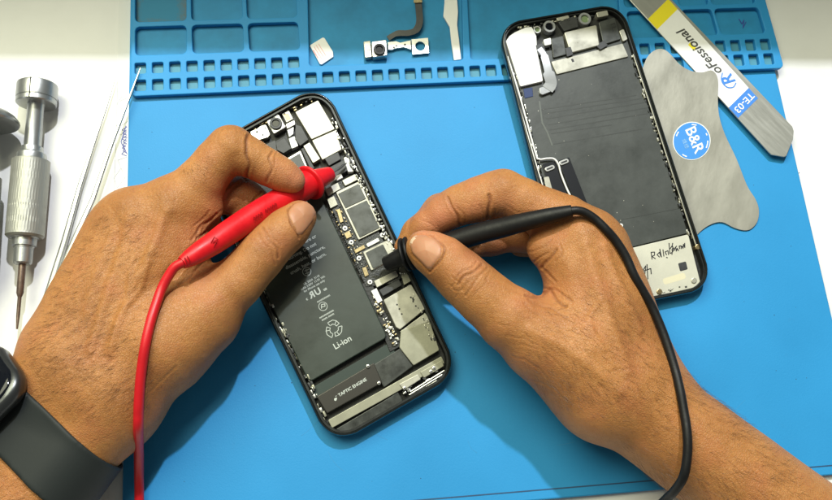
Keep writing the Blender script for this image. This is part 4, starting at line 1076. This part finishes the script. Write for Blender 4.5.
bumps = [([(586,246),(600,290),(614,330),(628,372)], 6, 2.0), ([(566,262),(580,305),(592,350)], 7, 1.2), ([(604,246),(622,290),(640,330)], 4, 1.6), ([(530,330),(570,350),(620,392)], 6, 1.6),
  ([(600,300),(590,320),(604,350)], 2.6, .8), ([(580,228),(586,234)], 11, 2.0), ([(499,180),(504,184)], 9, 1.4), ([(575,280),(585,310)], 9, -1.8)]
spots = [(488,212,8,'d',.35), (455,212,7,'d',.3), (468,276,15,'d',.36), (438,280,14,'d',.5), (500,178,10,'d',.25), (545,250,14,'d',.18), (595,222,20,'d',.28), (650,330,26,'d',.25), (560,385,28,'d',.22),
  (488,252,18,'d',.8), (474,250,12,'d',.7), (545,300,12,'d',.2), (508,345,20,'d',.2), (440,200,8,'d',.3),  # first two paint shade on the ring finger below the probe
  (440,222,20,'p',.85), (424,234,12,'p',.6), (474,212,14,'p',.6), (505,206,16,'p',.5), (426,240,10,'p',.5), (530,218,18,'p',.3), (535,285,20,'p',.45), (520,255,16,'p',.3), (474,262,12,'p',.35), (455,244,9,'p',.4)]
hair = [([(560,290),(620,280),(660,350),(690,400),(560,408),(520,370),(530,330)], 800, (.75,.5), 8), ([(640,470),(790,470),(830,540),(660,540)], 520, (.6,.35), 14),
        ([(560,380),(690,370),(800,480),(650,480)], 500, (.8,.4), 12), ([(690,370),(800,470),(815,500),(760,480),(700,400)], 130, (.9,-.3), 13), ([(580,225),(610,225),(640,290),(600,280)], 90, (.5,.6), 6)]
lo = np.array([U(398,250,30)[0]-8, U(860,560,50)[1]-60, -6.]); hi = np.array([U(860,500,50)[0]+20, U(500,160,60)[1]+12, 112.])
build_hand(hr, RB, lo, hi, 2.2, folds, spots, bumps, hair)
nail(hr, RB, [(408.5,241.5),(414,235.5),(423,234.5),(435,238.5),(442,246),(441,256),(434,264),(429.5,271),(421,262),(412,253)], (-.8,-.5), 'fingernail', .8, .1)
# ================================================================ probes
def probe(name, label, axis_pts, prof, ring, tip, hmat, cmat, cable, crad, bodyo):
    t = thing(name, U(axis_pts[-1][0], axis_pts[-1][1], 0), label, 'probe')
    W = [U(x, y, z) for x, y, z in axis_pts]
    mb = MB(); K = 1-np.array([p[2] for p in axis_pts])/FOC*1.05; prof = list(np.array(prof)*K); mb.tube(bez(W, 4), np.interp(np.arange(4*(len(W)-1)+1), np.arange(len(W))*4, prof), 24); mb.out('handle', hmat, t, 50)
    A = U(*ring[0]); B = U(*ring[1]); d = (B-A)/np.linalg.norm(B-A)
    mb = MB(); r0 = ring[2]
    for off in ring[3]:
        lathe(mb, A+d*off, A+d*(off+6), [(0,6),(0,r0-1.6),(.7,r0-.4),(1.8,r0),(2.9,r0-.4),(3.6,r0-1.6),(3.6,6)])
    mb.out('guard_ring', hmat, t, 50)
    mb = MB(); lathe(mb, U(*tip[0]), U(*tip[1]), [(0,tip[2]),(3,tip[2]*.97),(np.linalg.norm(U(*tip[1])-U(*tip[0]))-2.2, tip[3]),(np.linalg.norm(U(*tip[1])-U(*tip[0]))-.6, tip[3]*.9),(np.linalg.norm(U(*tip[1])-U(*tip[0])), tip[3]*.55)])
    mb.out('shroud', hmat, t, 35)
    C = U(*tip[1]); D = U(*tip[4]); Ln = np.linalg.norm(D-C)
    mb = MB(); lathe(mb, C-(D-C)/Ln*6, D, [(0,1.7),(Ln+1,1.4),(Ln+5,.6),(Ln+6,.25)], 16); mb.out('needle', M['needle'], t, 30)
    pts = []
    for x, y, z in cable:
        h = bodyo.hit([x],[y])[0]
        if not np.isnan(h).any(): z = max(z, h[2]+crad*.95)
        pts.append([x, y, z])
    for _ in range(2):
        q = [p[2] for p in pts]
        for i in range(1, len(pts)-1): pts[i][2] = max(q[i], (q[i-1]+q[i]*2+q[i+1])/4)
    mb = MB(); mb.tube(bez([U(*p) for p in pts], 7), crad*.9, 16); mb.out('cable', cmat, t, 60)
    return t, W
pr1, W1 = probe('test_probe', 'red multimeter probe touching the opened phone, its red cable running down', 
    [(182,263,99),(190,258,96),(201,251,92),(213,243.5,87),(225,235,81),(238,226.5,74),(250,218.5,68),(262,211,62),(276,203,54.5),(290,194.5,47),(302,187,40),(310,182.5,35)],
    [6.4,8.8,10.4,11.4,12.2,12.7,12.8,12.9,13.0,13.6,14.4,14.2], ((308.5,183.6,37),(314,180,33),17.8,(0,)),
    ((311,182,35),(331.5,173.5,24),11.5,7.4,(347,163,16)), M['redp'], M['redc'],
    [(184,262,99),(175,267,98),(168.5,276,96),(162,288,92),(157.5,300,88),(151,320,86),(145.3,345,86),(141,374,88),(139.3,395,84),(138.5,412,76),(138.3,430,52),(138.8,452,26),(139,475,10),(139.2,500,5.5),(139,540,5.5)], 4.7, LB)
dR = (.845,-.535)
# moulded marks on the red handle
mb = MB()
def on_tube(x, y, W, rr, lift=.15):
    """point of the handle's upper side seen at (x,y)"""
    d = -CZ*FOC+CR*(x-416)+CU*(250-y); d /= np.linalg.norm(d); t_ = FOC*.7
    for _ in range(60):
        P = CAM+d*t_; q = min((capsd(P[None], W[i], W[i+1], rr[i], rr[i+1])[0] for i in range(len(W)-1))); t_ += q-lift
    return CAM+d*t_
rr1 = [6.4,8.8,10.4,11.4,12.2,12.7,12.8,12.9,13.0,13.6,14.4,14.2]
def emboss(pts, w):
    P = [on_tube(x, y, W1, rr1, .1) for x, y in pts]; mb.tube([tuple(p) for p in P], w, 6)
for k, ch in enumerate('0000000000'):
    x = 254.5+k*2.35; y = 219-k*1.52
    if k == 4: continue
    emboss([(x-.9,y-2.1),(x+.8,y-1.3),(x+1.2,y+1.7),(x-.5,y+1.1),(x-.9,y-2.1)], .30)
emboss([(211,242.5),(214.5,236.5),(218,239.5),(213,242)], .35); emboss([(214,246),(217,241)], .35)
emboss([(184.5,257.5),(187,262),(188.5,266.5)], .6); emboss([(187,255.8),(190,261),(191.3,265)], .4)
mb.out('moulded_marks', simple('dark_red_mark', (.32,.004,.008), .45), bpy.data.objects['handle'], 60)
pr2, W2 = probe('test_probe', 'black multimeter probe pressed onto the circuit board, its black cable curving down right',
    [(572,211,99),(560,213.5,95),(548,216.2,91),(534,219.5,86),(520,223,80.5),(503,227.5,73),(485,232,65.5),(468,237,58.5),(450,242.5,51),(430,248,43.5),(412,253,36)],
    [6.3,7.4,8.3,9.1,9.8,10.3,10.6,10.7,10.6,10.5,10.4], ((409,253.6,35.4),(400,256.4,32),16.8,(-2.6,2.2)),
    ((407,254.5,34),(384.5,264.5,24),9.6,7.2,(373,270.5,16)), M['blackp'], M['blackp'],
    [(571,211,99),(577,210.6,99.5),(585,212.6,99),(595,219,97),(606,229.5,94),(616,241,90),(626,257,86),(634,275,82),(643,291,78),(653,309,76),(664,335,76),(674,366,80),(680,390,90),(684,412,99),(687,432,104),(687.5,452,104),(684,475,100),(675,490,86),(664,501,68),(640,525,40)], 4.45, RB)
# ================================================================ watch
wt = thing('smartwatch', U(5,400,60), 'dark grey smartwatch worn on the left wrist, partly cut off by the picture edge', 'watch')
P0 = U(40,443,70); P1 = U(-60,543,70); axw = (P1-P0)/np.linalg.norm(P1-P0)
class Strap:
    def f(s, P):
        P = np.asarray(P, np.float32); d = LB.f(P); a = ((P-P0)@axw)
        e = np.abs(a)-26; q = np.abs(d-2.0)-1.9
        return smin_max(q, e)
def smin_max(a, b): return -smin(-a, -b, 2.0)
st_ = Strap()
lo = P0-np.array([115,115,90]); lo[2] = -8; hi = P0+np.array([115,115,0]); hi[2] = 112
ax = [np.arange(lo[i], hi[i], 1.7) for i in range(3)]
X = np.stack(np.meshgrid(*ax, indexing='ij'), -1).astype(np.float32); D = st_.f(X)
D[0] = D[-1] = 5; D[:, 0] = D[:, -1] = 5; D[:, :, 0] = D[:, :, -1] = 5
Vs, Fs = surfnets(D, lo, 1.7)
o = link('strap', Vs, Fs, M['strap'], wt, 60)
# case: rounded square block lying on the back of the wrist
cc = U(-23,397,84)
nz = np.array([-.42,.34,.84]); nz /= np.linalg.norm(nz)
e1 = axw-nz*(axw@nz); e1 /= np.linalg.norm(e1); e2 = np.cross(nz, e1)
def rsq(h1, h2, r, z, seg=8):
    Q = rounded(np.array([(-h1,-h2),(h1,-h2),(h1,h2),(-h1,h2)]), r, seg); return [tuple(cc+e1*p[0]+e2*p[1]+nz*z) for p in Q]
mb = MB(); loft(mb, [rsq(33,28,16,-12), rsq(38,33,18,-9), rsq(41,36,20,-3), rsq(41,36,20,2), rsq(39.5,34.5,19,5), rsq(37,32,18,7)]); mb.out('case', M['case'], wt, 40)
mb = MB(); loft(mb, [rsq(36.6,31.6,18,6.5), rsq(36,31,17.5,8), rsq(33,28,16,9.4), rsq(26,22,12,10)]); mb.out('screen', M['glass'], wt, 50)
mb = MB(); ca_ = cc+e2*-37+e1*-14; mb.tube([tuple(ca_+e2*2), tuple(ca_-e2*3)], 7, 20); mb.out('crown', M['case'], wt, 30)
# ================================================================ light and camera
def lamp(name, typ, loc, tgt, energy, size, col=(1,1,1), size_y=None):
    l = bpy.data.lights.new(name, typ); l.energy = energy; l.color = col
    if typ == 'AREA':
        l.size = size
        if size_y: l.shape = 'RECTANGLE'; l.size_y = size_y
    o = bpy.data.objects.new(name, l); COL.objects.link(o); o.location = loc
    d = Vector(tgt)-Vector(loc); o.rotation_euler = d.to_track_quat('-Z', 'Y').to_euler(); return o
Wd = bpy.data.worlds.new("World"); scene.world = Wd; Wd.use_nodes = True
bg = Wd.node_tree.nodes['Background']; bg.inputs[0].default_value = (.95,1.0,.90,1); bg.inputs[1].default_value = .15
lamp('key_lamp', 'AREA', (.10, .92, 1.25), (.02,0,0), 21, .042, (.92,.95,1.0))
lamp('ceiling_lamp', 'AREA', (-.50,.60,1.15), (0,0,0), 23, .9, (1,1,.72))
cam = bpy.data.cameras.new('camera'); co = bpy.data.objects.new('camera', cam); COL.objects.link(co)
R = Matrix((CR, CU, CZ)).transposed(); co.matrix_world = Matrix.Translation(Vector((CAM*S).tolist())) @ R.to_4x4()
cam.sensor_fit = 'HORIZONTAL'; cam.sensor_width = 36; cam.lens = 36*FOC/832; cam.clip_start = .01; cam.clip_end = 20
scene.camera = co
scene.view_settings.view_transform = 'Standard'; scene.view_settings.look = 'None'; scene.view_settings.gamma = 1; scene.view_settings.exposure = 0
scene.cycles.use_denoising = True
scene.cycles.max_bounces = 6
